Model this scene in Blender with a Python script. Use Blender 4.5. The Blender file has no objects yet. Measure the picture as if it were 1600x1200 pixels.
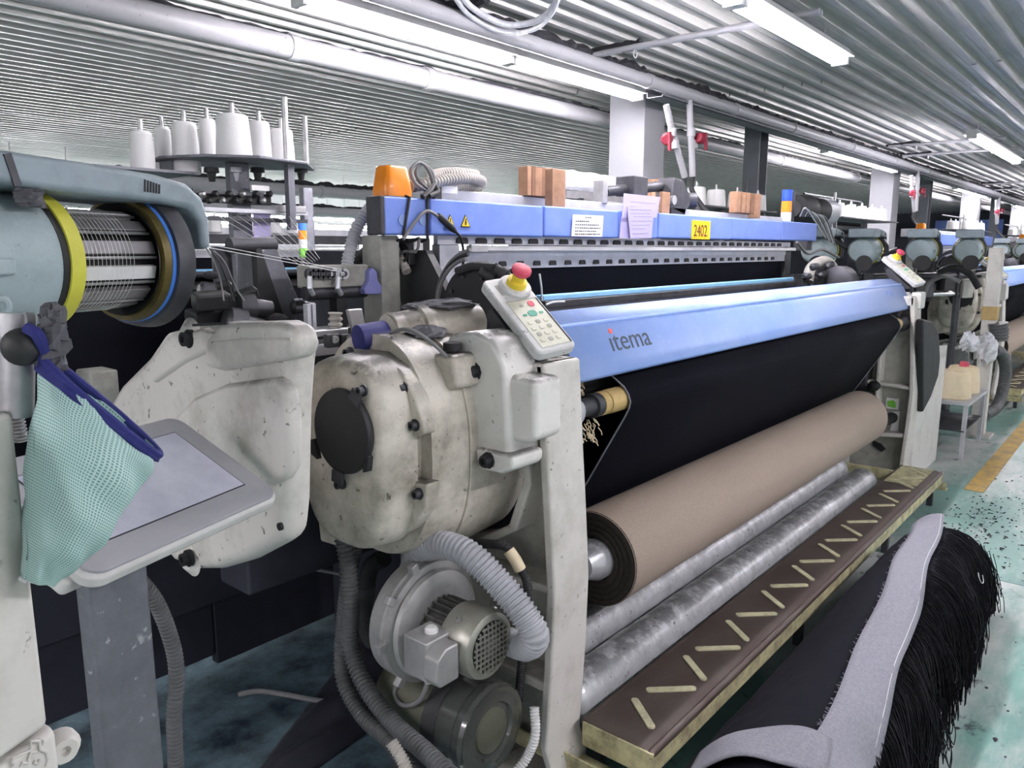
import bpy, bmesh, math, random
from mathutils import Vector, Matrix
random.seed(7)
PI = math.pi
scene = bpy.context.scene
COL = scene.collection

# ------------------------------------------------------------------ camera
CAM_F, CAM_H = 1200.0, 1.5            # focal length in pixels of a 1600 px wide frame, eye height
PITCH = math.atan(209 / CAM_F)
HEAD = math.atan(1030 / math.hypot(CAM_F, 209))
FW = Vector((math.cos(HEAD) * math.cos(PITCH), math.sin(HEAD) * math.cos(PITCH), -math.sin(PITCH)))
RT = Vector((math.sin(HEAD), -math.cos(HEAD), 0))
UP = RT.cross(FW)
CAM = Vector((0, 0, CAM_H))
cd = bpy.data.cameras.new('camera')
cam = bpy.data.objects.new('camera', cd)
COL.objects.link(cam)
cd.sensor_width = 36.0
cd.lens = 36.0 * CAM_F / 1600.0
cd.clip_start = 0.02
cam.matrix_world = Matrix(((RT.x, UP.x, -FW.x, 0), (RT.y, UP.y, -FW.y, 0), (RT.z, UP.z, -FW.z, CAM_H), (0, 0, 0, 1)))
scene.camera = cam

# ------------------------------------------------------------------ world, light, exposure
world = bpy.data.worlds.new('world')
scene.world = world
world.use_nodes = True
world.node_tree.nodes['Background'].inputs[0].default_value = (0.96, 0.93, 1.0, 1)
world.node_tree.nodes['Background'].inputs[1].default_value = 0.65   # the open hall beyond the modelled bays
TUBE_POWER = 74.0
scene.view_settings.view_transform = 'Standard'
scene.view_settings.look = 'None'
scene.view_settings.exposure = 0.58
scene.view_settings.gamma = 1.0
scene.view_settings.use_curve_mapping = False


def P(u, v, X=None, Y=None, Z=None, D=None):
    """A photo measurement turned into the world point it has on a known plane X, Y or Z."""
    d = FW + RT * ((u - 800) / CAM_F) - UP * ((v - 600) / CAM_F)
    if X is not None: t = X / d.x
    elif Y is not None: t = Y / d.y
    elif Z is not None: t = (Z - CAM_H) / d.z
    else: t = D
    return CAM + d * t


# ------------------------------------------------------------------ materials
def lin(c):
    return tuple((x / 255 / 12.92) if x / 255 <= 0.04045 else ((x / 255 + 0.055) / 1.055) ** 2.4 for x in c)


def mat(name, rgb, rough=0.5, metal=0.0, dirt=0.25, scale=6.0, dirt_rgb=None, bump=0.0, bscale=60.0, dust=0.0, emit=0.0, coat=0.0, thresh=0.5, spec=0.5, speck=0.0, speck_rgb=(58, 55, 50)):
    m = bpy.data.materials.new(name)
    m.use_nodes = True
    nt = m.node_tree
    N, L = nt.nodes, nt.links
    b = N['Principled BSDF']
    b.inputs['Roughness'].default_value = rough
    b.inputs['Metallic'].default_value = metal
    c = lin(rgb)
    b.inputs['Specular IOR Level'].default_value = spec
    if coat:
        b.inputs['Coat Weight'].default_value = coat
    tc = N.new('ShaderNodeTexCoord')
    src = None
    if dirt > 0:
        n1 = N.new('ShaderNodeTexNoise')
        n1.inputs['Scale'].default_value = scale
        n1.inputs['Detail'].default_value = 8
        n1.inputs['Roughness'].default_value = 0.68
        L.new(tc.outputs['Object'], n1.inputs['Vector'])
        r = N.new('ShaderNodeMapRange')
        r.inputs['From Min'].default_value = thresh - 0.08
        r.inputs['From Max'].default_value = thresh + 0.22
        r.inputs['To Max'].default_value = dirt
        L.new(n1.outputs['Fac'], r.inputs['Value'])
        mx = N.new('ShaderNodeMix')
        mx.data_type = 'RGBA'
        mx.inputs['A'].default_value = (*c, 1)
        mx.inputs['B'].default_value = (*(lin(dirt_rgb) if dirt_rgb else tuple(x * 0.35 for x in c)), 1)
        L.new(r.outputs['Result'], mx.inputs['Factor'])
        src = mx.outputs['Result']
        rr = N.new('ShaderNodeMapRange')
        rr.inputs['To Min'].default_value = max(rough - 0.1, 0.03)
        rr.inputs['To Max'].default_value = min(rough + 0.25, 1)
        L.new(n1.outputs['Fac'], rr.inputs['Value'])
        L.new(rr.outputs['Result'], b.inputs['Roughness'])
    if speck > 0:                       # fine chips and specks in the paint
        n4 = N.new('ShaderNodeTexNoise'); n4.inputs['Scale'].default_value = 42; n4.inputs['Detail'].default_value = 5; n4.inputs['Roughness'].default_value = 0.62
        L.new(tc.outputs['Object'], n4.inputs['Vector'])
        r4 = N.new('ShaderNodeMapRange'); r4.inputs['From Min'].default_value = 0.64; r4.inputs['From Max'].default_value = 0.69; r4.inputs['To Max'].default_value = speck
        L.new(n4.outputs['Fac'], r4.inputs['Value'])
        mx4 = N.new('ShaderNodeMix'); mx4.data_type = 'RGBA'
        if src: L.new(src, mx4.inputs['A'])
        else: mx4.inputs['A'].default_value = (*c, 1)
        mx4.inputs['B'].default_value = (*lin(speck_rgb), 1)
        L.new(r4.outputs['Result'], mx4.inputs['Factor'])
        src = mx4.outputs['Result']
    if dust > 0:                        # fluff that settles on upward faces
        g = N.new('ShaderNodeNewGeometry')
        sx = N.new('ShaderNodeSeparateXYZ')
        L.new(g.outputs['Normal'], sx.inputs[0])
        n2 = N.new('ShaderNodeTexNoise')
        n2.inputs['Scale'].default_value = 14
        n2.inputs['Detail'].default_value = 9
        n2.inputs['Roughness'].default_value = 0.75
        L.new(tc.outputs['Object'], n2.inputs['Vector'])
        mu = N.new('ShaderNodeMath'); mu.operation = 'MULTIPLY'
        r1 = N.new('ShaderNodeMapRange')
        r1.inputs['From Min'].default_value = 0.35; r1.inputs['From Max'].default_value = 0.95
        L.new(sx.outputs['Z'], r1.inputs['Value'])
        r2 = N.new('ShaderNodeMapRange')
        r2.inputs['From Min'].default_value = 0.38; r2.inputs['From Max'].default_value = 0.5
        r2.inputs['To Max'].default_value = dust
        L.new(n2.outputs['Fac'], r2.inputs['Value'])
        L.new(r1.outputs['Result'], mu.inputs[0]); L.new(r2.outputs['Result'], mu.inputs[1])
        mx2 = N.new('ShaderNodeMix'); mx2.data_type = 'RGBA'
        if src: L.new(src, mx2.inputs['A'])
        else: mx2.inputs['A'].default_value = (*c, 1)
        mx2.inputs['B'].default_value = (0.014, 0.014, 0.017, 1)
        L.new(mu.outputs[0], mx2.inputs['Factor'])
        src = mx2.outputs['Result']
    if src: L.new(src, b.inputs['Base Color'])
    else: b.inputs['Base Color'].default_value = (*c, 1)
    if bump > 0:
        n3 = N.new('ShaderNodeTexNoise')
        n3.inputs['Scale'].default_value = bscale
        n3.inputs['Detail'].default_value = 4
        L.new(tc.outputs['Object'], n3.inputs['Vector'])
        bp = N.new('ShaderNodeBump')
        bp.inputs['Strength'].default_value = bump
        bp.inputs['Distance'].default_value = 0.004
        L.new(n3.outputs['Fac'], bp.inputs['Height'])
        L.new(bp.outputs['Normal'], b.inputs['Normal'])
    if emit > 0:
        b.inputs['Emission Color'].default_value = (*c, 1)
        b.inputs['Emission Strength'].default_value = emit
    return m


M = {
 'beige': mat('beige_paint', (221, 217, 211), 0.36, speck=0.75, dirt=0.7, scale=5, dirt_rgb=(116, 108, 94), dust=0.55, bump=0.12, bscale=35, thresh=0.56),
 'gear': mat('gear_paint', (212, 206, 194), 0.34, speck=0.8, dirt=0.9, scale=5, dirt_rgb=(96, 88, 70), dust=0.8, bump=0.15, bscale=30, thresh=0.5),
 'white_cover': mat('white_cover', (226, 224, 220), 0.3, speck=0.6, dirt=0.4, scale=7, dirt_rgb=(130, 126, 116), dust=0.8, thresh=0.58),
 'leg': mat('leg_paint', (214, 211, 205), 0.45, speck=0.6, dirt=0.5, scale=5, dirt_rgb=(128, 122, 108), dust=0.3, bump=0.18, bscale=50, thresh=0.53),
 'recess': mat('recess_paint', (176, 176, 168), 0.5, dirt=0.6, scale=6, dirt_rgb=(70, 70, 66), thresh=0.48),
 'blue': mat('blue_beam', (112, 140, 220), 0.42, dirt=0.35, scale=9, dirt_rgb=(150, 172, 230), dust=0.25),
 'cover_blue': mat('cover_blue', (146, 176, 240), 0.32, speck=0.35, speck_rgb=(206, 220, 248), dirt=0.5, scale=5, dirt_rgb=(178, 200, 244), bump=0.05, bscale=200, dust=0.15),
 'black_cloth': mat('black_cloth', (17, 18, 26), 0.85, dirt=0.3, scale=3, dirt_rgb=(22, 23, 32), bump=0.25, bscale=500, spec=0.12),
 'beige_cloth': mat('beige_cloth', (176, 160, 146), 0.9, dirt=0.55, scale=320, dirt_rgb=(112, 102, 96), bump=0.35, bscale=380, thresh=0.45),
 'roll_end': mat('roll_end', (58, 52, 47), 0.9, dirt=0.5, scale=60, dirt_rgb=(24, 22, 22)),
 'foil': mat('foil_tube', (214, 216, 220), 0.3, 0.35, dirt=0.6, scale=14, dirt_rgb=(104, 106, 110), bump=0.6, bscale=28, dust=0.55, speck=0.8, speck_rgb=(40, 40, 44), thresh=0.55),
 'steel': mat('steel', (190, 190, 192), 0.32, 0.85, dirt=0.4, scale=12, dirt_rgb=(90, 90, 92)),
 'alu': mat('aluminium', (206, 208, 214), 0.4, 0.55, dirt=0.3, scale=8, dirt_rgb=(130, 130, 138)),
 'dark_steel': mat('dark_steel', (78, 79, 84), 0.45, 0.6, dirt=0.5, scale=10, dirt_rgb=(30, 30, 33)),
 'post_steel': mat('post_steel', (120, 122, 130), 0.42, 0.4, speck=0.7, speck_rgb=(190, 190, 196), dirt=0.6, scale=7, dirt_rgb=(70, 71, 80), bump=0.1),
 'black': mat('black_plastic', (26, 27, 30), 0.5, dirt=0.4, scale=12, dirt_rgb=(60, 60, 62)),
 'rubber': mat('rubber', (38, 39, 42), 0.6, dirt=0.4, scale=14, dirt_rgb=(78, 78, 78)),
 'hose_grey': mat('hose_grey', (176, 178, 184), 0.42, dirt=0.3, scale=10, dirt_rgb=(110, 110, 114)),
 'hose_tan': mat('hose_tan', (176, 172, 164), 0.5, dirt=0.45, scale=10, dirt_rgb=(92, 90, 86)),
 'hose_dark': mat('hose_dark', (88, 90, 92), 0.5, dirt=0.45, scale=14, dirt_rgb=(42, 43, 45)),
 'cable': mat('cable_grey', (120, 120, 122), 0.5, dirt=0.3, scale=20),
 'cable_black': mat('cable_black', (30, 30, 33), 0.5, dirt=0.3, scale=20, dirt_rgb=(70, 70, 70)),
 'white_plastic': mat('white_plastic', (226, 226, 226), 0.4, dirt=0.25, scale=10, dirt_rgb=(150, 148, 142)),
 'keypad': mat('keypad_shell', (205, 206, 206), 0.38, speck=0.6, dirt=0.6, scale=16, dirt_rgb=(96, 95, 92), thresh=0.58),
 'keypad_face': mat('keypad_face', (222, 222, 206), 0.45, dirt=0.4, scale=30, dirt_rgb=(168, 164, 140)),
 'red': mat('red_plastic', (206, 66, 92), 0.5, dirt=0.4, scale=30, dirt_rgb=(222, 130, 146)),
 'yellow': mat('yellow_plastic', (232, 208, 60), 0.45, dirt=0.3, scale=20, dirt_rgb=(190, 150, 50)),
 'yellow_ring': mat('yellow_ring', (206, 204, 74), 0.45, dirt=0.4, scale=14, dirt_rgb=(170, 160, 50)),
 'brass_ring': mat('brass_ring', (92, 80, 38), 0.4, 0.4, dirt=0.6, scale=20, dirt_rgb=(40, 36, 24)),
 'orange': mat('orange_lens', (240, 140, 24), 0.25, dirt=0.25, scale=20, dirt_rgb=(206, 104, 20), coat=0.4),
 'bright_blue': mat('bright_blue', (70, 130, 220), 0.4, dirt=0.2),
 'lamp_blue': mat('lamp_blue', (40, 80, 220), 0.3, dirt=0.1),
 'light_bar': mat('light_blue_bar', (142, 198, 236), 0.4, dirt=0.25, scale=14, dirt_rgb=(100, 140, 170)),
 'navy': mat('navy_plastic', (38, 40, 110), 0.5, dirt=0.4, scale=16, dirt_rgb=(70, 72, 110)),
 'navy_cloth': mat('navy_cloth', (30, 34, 104), 0.85, dirt=0.4, scale=50, dirt_rgb=(66, 70, 120)),
 'feeder': mat('feeder_paint', (164, 180, 184), 0.5, speck=0.4, dirt=0.5, scale=7, dirt_rgb=(112, 126, 130), dust=0.25, bump=0.1, bscale=140, thresh=0.54),
 'feeder_cover': mat('feeder_cover', (146, 160, 168), 0.5, dirt=0.55, scale=7, dirt_rgb=(98, 110, 118), dust=0.3, bump=0.1, bscale=140, thresh=0.52),
 'feeder_slat': mat('feeder_slat', (150, 148, 152), 0.35, 0.6, dirt=0.4, scale=20, dirt_rgb=(84, 82, 86)),
 'yarn_white': mat('yarn_white', (238, 238, 238), 0.85, dirt=0.1, scale=20, dirt_rgb=(215, 215, 215), bump=0.2, bscale=120),
 'yarn_cream': mat('yarn_cream', (238, 222, 190), 0.9, dirt=0.35, scale=14, dirt_rgb=(206, 176, 128), bump=0.2, bscale=150),
 'yarn_black': mat('yarn_black', (14, 15, 21), 0.75, dirt=0.3, scale=40, dirt_rgb=(26, 28, 38), spec=0.25),
 'selvage': mat('selvage_grey', (136, 136, 146), 0.95, dirt=0.45, scale=130, dirt_rgb=(92, 92, 102), bump=0.3, bscale=400, thresh=0.46),
 'bag_rear': mat('bag_inner', (140, 176, 172), 0.8, dirt=0.3, scale=30),
 'wood': mat('wood_slat', (150, 114, 88), 0.6, dirt=0.6, scale=24, dirt_rgb=(104, 72, 48)),
 'wood_dark': mat('wood_slat_dark', (118, 84, 60), 0.6, dirt=0.6, scale=24, dirt_rgb=(70, 50, 38)),
 'roller_wood': mat('roller_wood', (190, 164, 108), 0.5, dirt=0.4, scale=20, dirt_rgb=(148, 118, 70)),
 'step_top': mat('step_top', (78, 66, 62), 0.42, 0.2, dirt=0.6, scale=7, dirt_rgb=(104, 98, 92), bump=0.1),
 'step_edge': mat('step_edge', (208, 204, 160), 0.55, dirt=0.85, scale=16, dirt_rgb=(120, 106, 86), thresh=0.46, speck=0.7),
 'strip': mat('grip_strip', (216, 212, 176), 0.7, dirt=0.7, scale=26, dirt_rgb=(150, 144, 120)),
 'screen_frame': mat('screen_frame', (164, 164, 170), 0.55, dirt=0.3, scale=8, dirt_rgb=(122, 122, 130), bump=0.12, bscale=400),
 'screen_rim': mat('screen_rim', (206, 206, 204), 0.4, dirt=0.3, scale=12, dirt_rgb=(150, 148, 142)),
 'screen': mat('dusty_screen', (188, 190, 206), 0.45, dirt=0.6, scale=9, dirt_rgb=(226, 228, 238), bump=0.05, thresh=0.5),
 'blower': mat('blower_alu', (176, 176, 176), 0.42, 0.5, dirt=0.45, scale=9, dirt_rgb=(96, 96, 94)),
 'blower_dark': mat('blower_fins', (98, 98, 96), 0.45, 0.5, dirt=0.5, scale=14, dirt_rgb=(50, 50, 48)),
 'motor': mat('motor_cowl', (170, 170, 160), 0.3, 0.6, dirt=0.4, scale=10, dirt_rgb=(100, 98, 88)),
 'tank': mat('tank_olive', (92, 94, 80), 0.4, 0.2, dirt=0.5, scale=8, dirt_rgb=(48, 50, 42)),
 'smoke_glass': mat('smoke_glass', (62, 64, 62), 0.12, dirt=0.35, scale=7, dirt_rgb=(96, 98, 94), coat=0.6),
 'lint': mat('lint', (34, 34, 40), 1.0, dirt=0.4, scale=60, dirt_rgb=(80, 80, 86)),
 'grey_lint': mat('grey_lint', (92, 92, 98), 1.0, dirt=0.5, scale=60, dirt_rgb=(50, 50, 56)),
 'ceil': mat('ceiling_sheet', (190, 190, 187), 0.27, 0.15, dirt=0.4, scale=2.5, dirt_rgb=(150, 150, 147), thresh=0.48),
 'pipe': mat('pipe_white', (172, 172, 177), 0.35, speck=0.6, dirt=0.4, scale=5, dirt_rgb=(150, 150, 152), dust=0.0),
 'plaster': mat('plaster', (152, 153, 158), 0.8, dirt=0.3, scale=1.5, dirt_rgb=(134, 135, 139), bump=0.05),
 'steel_grey': mat('steel_grey_paint', (112, 116, 122), 0.5, 0.2, dirt=0.4, scale=4, dirt_rgb=(80, 82, 86)),
 'valve': mat('valve_red', (126, 26, 48), 0.5, dirt=0.3),
 'paper': mat('paper', (232, 232, 232), 0.8, dirt=0.1),
 'paper_lilac': mat('paper_lilac', (186, 178, 222), 0.8, dirt=0.2, scale=12, dirt_rgb=(180, 174, 214)),
 'ink': mat('ink', (44, 46, 54), 0.8, dirt=0),
 'ink_soft': mat('ink_soft', (150, 150, 164), 0.8, dirt=0),
 'logo_grey': mat('logo_grey', (66, 78, 96), 0.6, dirt=0),
 'logo_red': mat('logo_red', (236, 96, 92), 0.6, dirt=0),
 'faint': mat('faint_print', (128, 152, 206), 0.6, dirt=0),
 'plate_yellow': mat('plate_yellow', (246, 214, 26), 0.5, dirt=0.3, scale=30, dirt_rgb=(206, 160, 20)),
 'plate_text': mat('plate_text', (104, 40, 30), 0.6, dirt=0),
 'green': mat('green_print', (110, 190, 60), 0.6, dirt=0.4, scale=60, dirt_rgb=(190, 226, 150)),
 'teal_key': mat('teal_key', (90, 170, 150), 0.6, dirt=0.3, scale=30, dirt_rgb=(140, 196, 180)),
 'grey_key': mat('grey_key', (170, 170, 160), 0.6, dirt=0),
 'wall': mat('wall_paint', (205, 206, 206), 0.85, dirt=0.2, scale=0.8),
 'wall_dark': mat('wall_dark', (52, 54, 66), 0.85, dirt=0.2, scale=0.8),
 'line_yellow': mat('floor_line', (196, 160, 84), 0.7, dirt=0.8, scale=8, dirt_rgb=(120, 120, 104), thresh=0.46),
 'silver_bag': mat('plastic_wrap', (220, 222, 228), 0.25, dirt=0.5, scale=26, dirt_rgb=(130, 130, 138), bump=0.8, bscale=40),
 'dark_panel': mat('dark_panel', (40, 42, 54), 0.55, dirt=0.5, scale=5, dirt_rgb=(26, 27, 36), bump=0.1),
 'tube': mat('tube_glow', (255, 249, 255), 0.4, dirt=0, emit=TUBE_POWER),
 'daylight': mat('daylight_pane', (255, 255, 255), 0.4, dirt=0, emit=5.0),
}


# ------------------------------------------------------------------ mesh building
def frame_of(d):
    d = Vector(d).normalized()
    a = Vector((0, 0, 1)) if abs(d.z) < 0.9 else Vector((1, 0, 0))
    x = a.cross(d).normalized()
    return x, d.cross(x)


def cr(pts, n=8, closed=False):
    """Catmull-Rom through pts."""
    pts = [Vector(p) for p in pts]
    out = []
    k = len(pts)
    for i in range(k if closed else k - 1):
        if closed:
            p0, p1, p2, p3 = pts[(i - 1) % k], pts[i], pts[(i + 1) % k], pts[(i + 2) % k]
        else:
            p1, p2 = pts[i], pts[i + 1]
            p0 = pts[i - 1] if i else p1 * 2 - p2
            p3 = pts[i + 2] if i + 2 < k else p2 * 2 - p1
        for j in range(n):
            t = j / n
            out.append(0.5 * ((2 * p1) + (p2 - p0) * t + (2 * p0 - 5 * p1 + 4 * p2 - p3) * t * t + (3 * p1 - p0 - 3 * p2 + p3) * t ** 3))
    if not closed:
        out.append(pts[-1])
    return out


def resample(pts, step):
    pts = [Vector(p) for p in pts]
    out, carry = [pts[0]], 0.0
    for a, b in zip(pts, pts[1:]):
        l = (b - a).length
        if l < 1e-9: continue
        s = step - carry
        while s <= l:
            out.append(a.lerp(b, s / l)); s += step
        carry = l - (s - step)
    return out


class MB:
    def __init__(self): self.v, self.f = [], []

    def add(self, vs, fs):
        o = len(self.v)
        self.v += [Vector(p) for p in vs]
        self.f += [[i + o for i in f] for f in fs]
        return self

    def box(self, p0, p1):
        (a, b, c), (d, e, f) = p0, p1
        a, d = min(a, d), max(a, d); b, e = min(b, e), max(b, e); c, f = min(c, f), max(c, f)
        return self.add([(a, b, c), (d, b, c), (d, e, c), (a, e, c), (a, b, f), (d, b, f), (d, e, f), (a, e, f)],
                        [(3, 2, 1, 0), (4, 5, 6, 7), (0, 1, 5, 4), (1, 2, 6, 5), (2, 3, 7, 6), (3, 0, 4, 7)])

    def obox(self, c, s, ax=(1, 0, 0), ay=(0, 1, 0)):
        """box of size s about c with its own axes"""
        c = Vector(c); ax = Vector(ax).normalized(); ay = Vector(ay); ay = (ay - ax * ay.dot(ax)).normalized(); az = ax.cross(ay)
        h = [x / 2 for x in s]
        vs = [c + ax * (i * h[0]) + ay * (j * h[1]) + az * (k * h[2]) for k in (-1, 1) for i, j in ((-1, -1), (1, -1), (1, 1), (-1, 1))]
        return self.add(vs, [(3, 2, 1, 0), (4, 5, 6, 7), (0, 1, 5, 4), (1, 2, 6, 5), (2, 3, 7, 6), (3, 0, 4, 7)])

    def prism(self, poly, axis, a0, a1):
        """poly in the two other axes (in x,y,z order), extruded along axis"""
        def pt(p, a):
            return {'x': (a, p[0], p[1]), 'y': (p[0], a, p[1]), 'z': (p[0], p[1], a)}[axis]
        n = len(poly)
        return self.add([pt(p, a0) for p in poly] + [pt(p, a1) for p in poly],
                        [list(range(n))[::-1], list(range(n, 2 * n))] + [(i, (i + 1) % n, n + (i + 1) % n, n + i) for i in range(n)])

    def loft(self, rings, cap0=True, cap1=True, closed=True):
        n = len(rings[0]); vs = [p for r in rings for p in r]; fs = []
        for k in range(len(rings) - 1):
            for i in range(n if closed else n - 1):
                j = (i + 1) % n
                fs.append((k * n + i, k * n + j, (k + 1) * n + j, (k + 1) * n + i))
        if closed and cap0: fs.append(list(range(n))[::-1])
        if closed and cap1: fs.append(list(range((len(rings) - 1) * n, len(rings) * n)))
        return self.add(vs, fs)

    def cyl(self, p0, p1, r0, r1=None, n=16, cap=True):
        r1 = r0 if r1 is None else r1
        return self.lathe([(0, r0), (1, r1)], p0, Vector(p1) - Vector(p0), n, cap)

    def lathe(self, prof, p0, d, n=24, cap=True):
        """prof: (t, r) along d (t in units of d)"""
        p0, d = Vector(p0), Vector(d); x, y = frame_of(d)
        return self.loft([[p0 + d * t + x * (r * math.cos(2 * PI * i / n)) + y * (r * math.sin(2 * PI * i / n)) for i in range(n)] for t, r in prof], cap, cap)

    def tube(self, pts, r, n=8, cap=True, closed=False):
        pts = [Vector(p) for p in pts]; k = len(pts)
        rs = r if isinstance(r, (list, tuple)) else [r] * k
        rings, x = [], None
        for i in range(k):
            t = (pts[min(i + 1, k - 1)] - pts[max(i - 1, 0)])
            if t.length < 1e-9: t = Vector((0, 0, 1))
            t.normalize()
            if x is None: x, _ = frame_of(t)
            x = (x - t * x.dot(t)).normalized(); y = t.cross(x)
            rings.append([pts[i] + x * (rs[i] * math.cos(2 * PI * j / n)) + y * (rs[i] * math.sin(2 * PI * j / n)) for j in range(n)])
        return self.loft(rings, cap, cap)

    def hose(self, pts, r, pitch=0.012, n=12, depth=0.84):
        pts = resample(cr(pts, 14), pitch / 4)
        return self.tube(pts, [r if i % 4 in (0, 1) else r * depth for i in range(len(pts))], n)

    def sphere(self, c, r, n=12, m=8, sq=(1, 1, 1)):
        c = Vector(c); rings = []
        for k in range(m + 1):
            a = -PI / 2 + PI * k / m; q = max(math.cos(a), 0.02)
            rings.append([c + Vector((r * sq[0] * q * math.cos(2 * PI * i / n), r * sq[1] * q * math.sin(2 * PI * i / n), r * sq[2] * math.sin(a))) for i in range(n)])
        return self.loft(rings)

    def grid(self, fn, nu, nv):
        vs = [fn(i / nu, j / nv) for j in range(nv + 1) for i in range(nu + 1)]
        return self.add(vs, [(j * (nu + 1) + i, j * (nu + 1) + i + 1, (j + 1) * (nu + 1) + i + 1, (j + 1) * (nu + 1) + i) for j in range(nv) for i in range(nu)])

    def hoop(self, prof, p0, d, n=48):
        return self.lathe(list(prof) + [prof[0]], p0, d, n, False)

    def ring(self, p0, d, ri, ro, n=32):
        """flat annulus with thickness d"""
        p0, d = Vector(p0), Vector(d); x, y = frame_of(d)
        def c(p, r): return [p + x * (r * math.cos(2 * PI * i / n)) + y * (r * math.sin(2 * PI * i / n)) for i in range(n)]
        return self.loft([c(p0, ri), c(p0, ro), c(p0 + d, ro), c(p0 + d, ri), c(p0, ri)], False, False)

    def mesh(self, name, smooth=38):
        me = bpy.data.meshes.new(name)
        me.from_pydata([tuple(p) for p in self.v], [], self.f)
        bm = bmesh.new(); bm.from_mesh(me)
        bmesh.ops.recalc_face_normals(bm, faces=bm.faces)
        bm.to_mesh(me); bm.free()
        if smooth:
            me.shade_smooth(); me.set_sharp_from_angle(angle=math.radians(smooth))
        return me


def crumple(c, r, sq, seed, lo=.7, hi=1.25):
    mb = MB().sphere(c, r, 14, 10, sq); q = random.Random(seed); c = Vector(c)
    mb.v = [c + (p - c) * q.uniform(lo, hi) for p in mb.v]
    return mb


OFF = {}


def obj(name, mb, m, parent=None, bevel=0.0, seg=2, smooth=38, solid=0.0, sub=0, label=None, kind=None):
    me = mb.mesh(name, smooth if not bevel else 60)
    me.materials.append(M[m] if isinstance(m, str) else m)
    o = bpy.data.objects.new(name, me); COL.objects.link(o)
    if parent is not None:
        o.parent = parent
        if parent.name in OFF: o.location = -OFF[parent.name]
    if solid:
        s = o.modifiers.new('solid', 'SOLIDIFY'); s.thickness = solid; s.offset = 0
    if bevel:
        b = o.modifiers.new('bevel', 'BEVEL'); b.width = bevel; b.segments = seg; b.limit_method = 'ANGLE'; b.angle_limit = math.radians(40)
        b.harden_normals = True
    if sub:
        s = o.modifiers.new('sub', 'SUBSURF'); s.levels = sub; s.render_levels = sub
    if label: o['label'] = label
    if kind: o['kind'] = kind
    return o


def tag(o, label, cat, group=None):
    o['label'] = label; o['category'] = cat
    if group: o['group'] = group
    return o


def thing(name, label, cat, loc=(0, 0, 0), group=None, local=False, rot=None):
    o = bpy.data.objects.new(name, None); COL.objects.link(o)
    o.empty_display_size = 0.05
    o.location = loc
    if rot: o.rotation_euler = rot
    if not local: OFF[o.name] = Vector(loc)
    return tag(o, label, cat, group)


def dup(root, loc, label, group=None, rotz=None):
    r = root.copy(); COL.objects.link(r); r.location = loc
    if rotz is not None: r.rotation_euler = (0, 0, rotz)
    r['label'] = label
    if group: r['group'] = group
    for ch in list(root.children):
        c = ch.copy(); COL.objects.link(c); c.parent = r
        for g in list(ch.children):
            d = g.copy(); COL.objects.link(d); d.parent = c
    return r


def struct(name, mb, m, parent=None, **k):
    return obj(name, mb, m, parent, kind='structure', **k)


def text(name, s, m, o, xd, yd, size, parent, sx=1.0, depth=0.001, align='LEFT', label=None):
    cu = bpy.data.curves.new(name, 'FONT'); cu.body = s; cu.size = size; cu.extrude = depth; cu.align_x = align
    t = bpy.data.objects.new(name + '_tmp', cu); COL.objects.link(t)
    dg = bpy.context.evaluated_depsgraph_get()
    me = bpy.data.meshes.new_from_object(t.evaluated_get(dg))
    bpy.data.objects.remove(t)
    xd = Vector(xd).normalized(); yd = Vector(yd); yd = (yd - xd * yd.dot(xd)).normalized(); zd = xd.cross(yd); o = Vector(o)
    for v in me.vertices:
        v.co = o + xd * (v.co.x * sx) + yd * v.co.y + zd * v.co.z
    me.materials.clear(); me.materials.append(M[m])
    ob = bpy.data.objects.new(name, me); COL.objects.link(ob); ob.parent = parent
    if parent.name in OFF: ob.location = -OFF[parent.name]
    if label: ob['label'] = label
    return ob


def bolt(mb, p, d, r=0.011, h=0.012):
    """socket-head bolt"""
    d = Vector(d).normalized()
    mb.lathe([(0, r * 1.35), (0.25, r * 1.35), (0.25, r), (1, r), (1, r * 0.55), (0.6, r * 0.5)], p, d * h, 12)
    return mb


def lint_strip(pts, r, seed, name, parent=None, dens=90):
    """clumpy fluff along a line: one irregular tube"""
    rnd = random.Random(seed)
    ps = resample(pts, 1.0 / dens * 2)
    rs = []; cur = 0.5
    for i in range(len(ps)):
        cur = min(1, max(0.15, cur + rnd.uniform(-0.35, 0.35)))
        rs.append(r * (0.35 + cur))
    ps = [p + Vector((0, rnd.uniform(-.3, .3) * r, rnd.uniform(-.2, .5) * r)) for p in ps]
    return obj(name, MB().tube(ps, rs, 6), 'lint', parent, smooth=0, kind='stuff' if parent is None else None)

# ================================================================== SETTING
CEIL = 2.8
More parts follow.
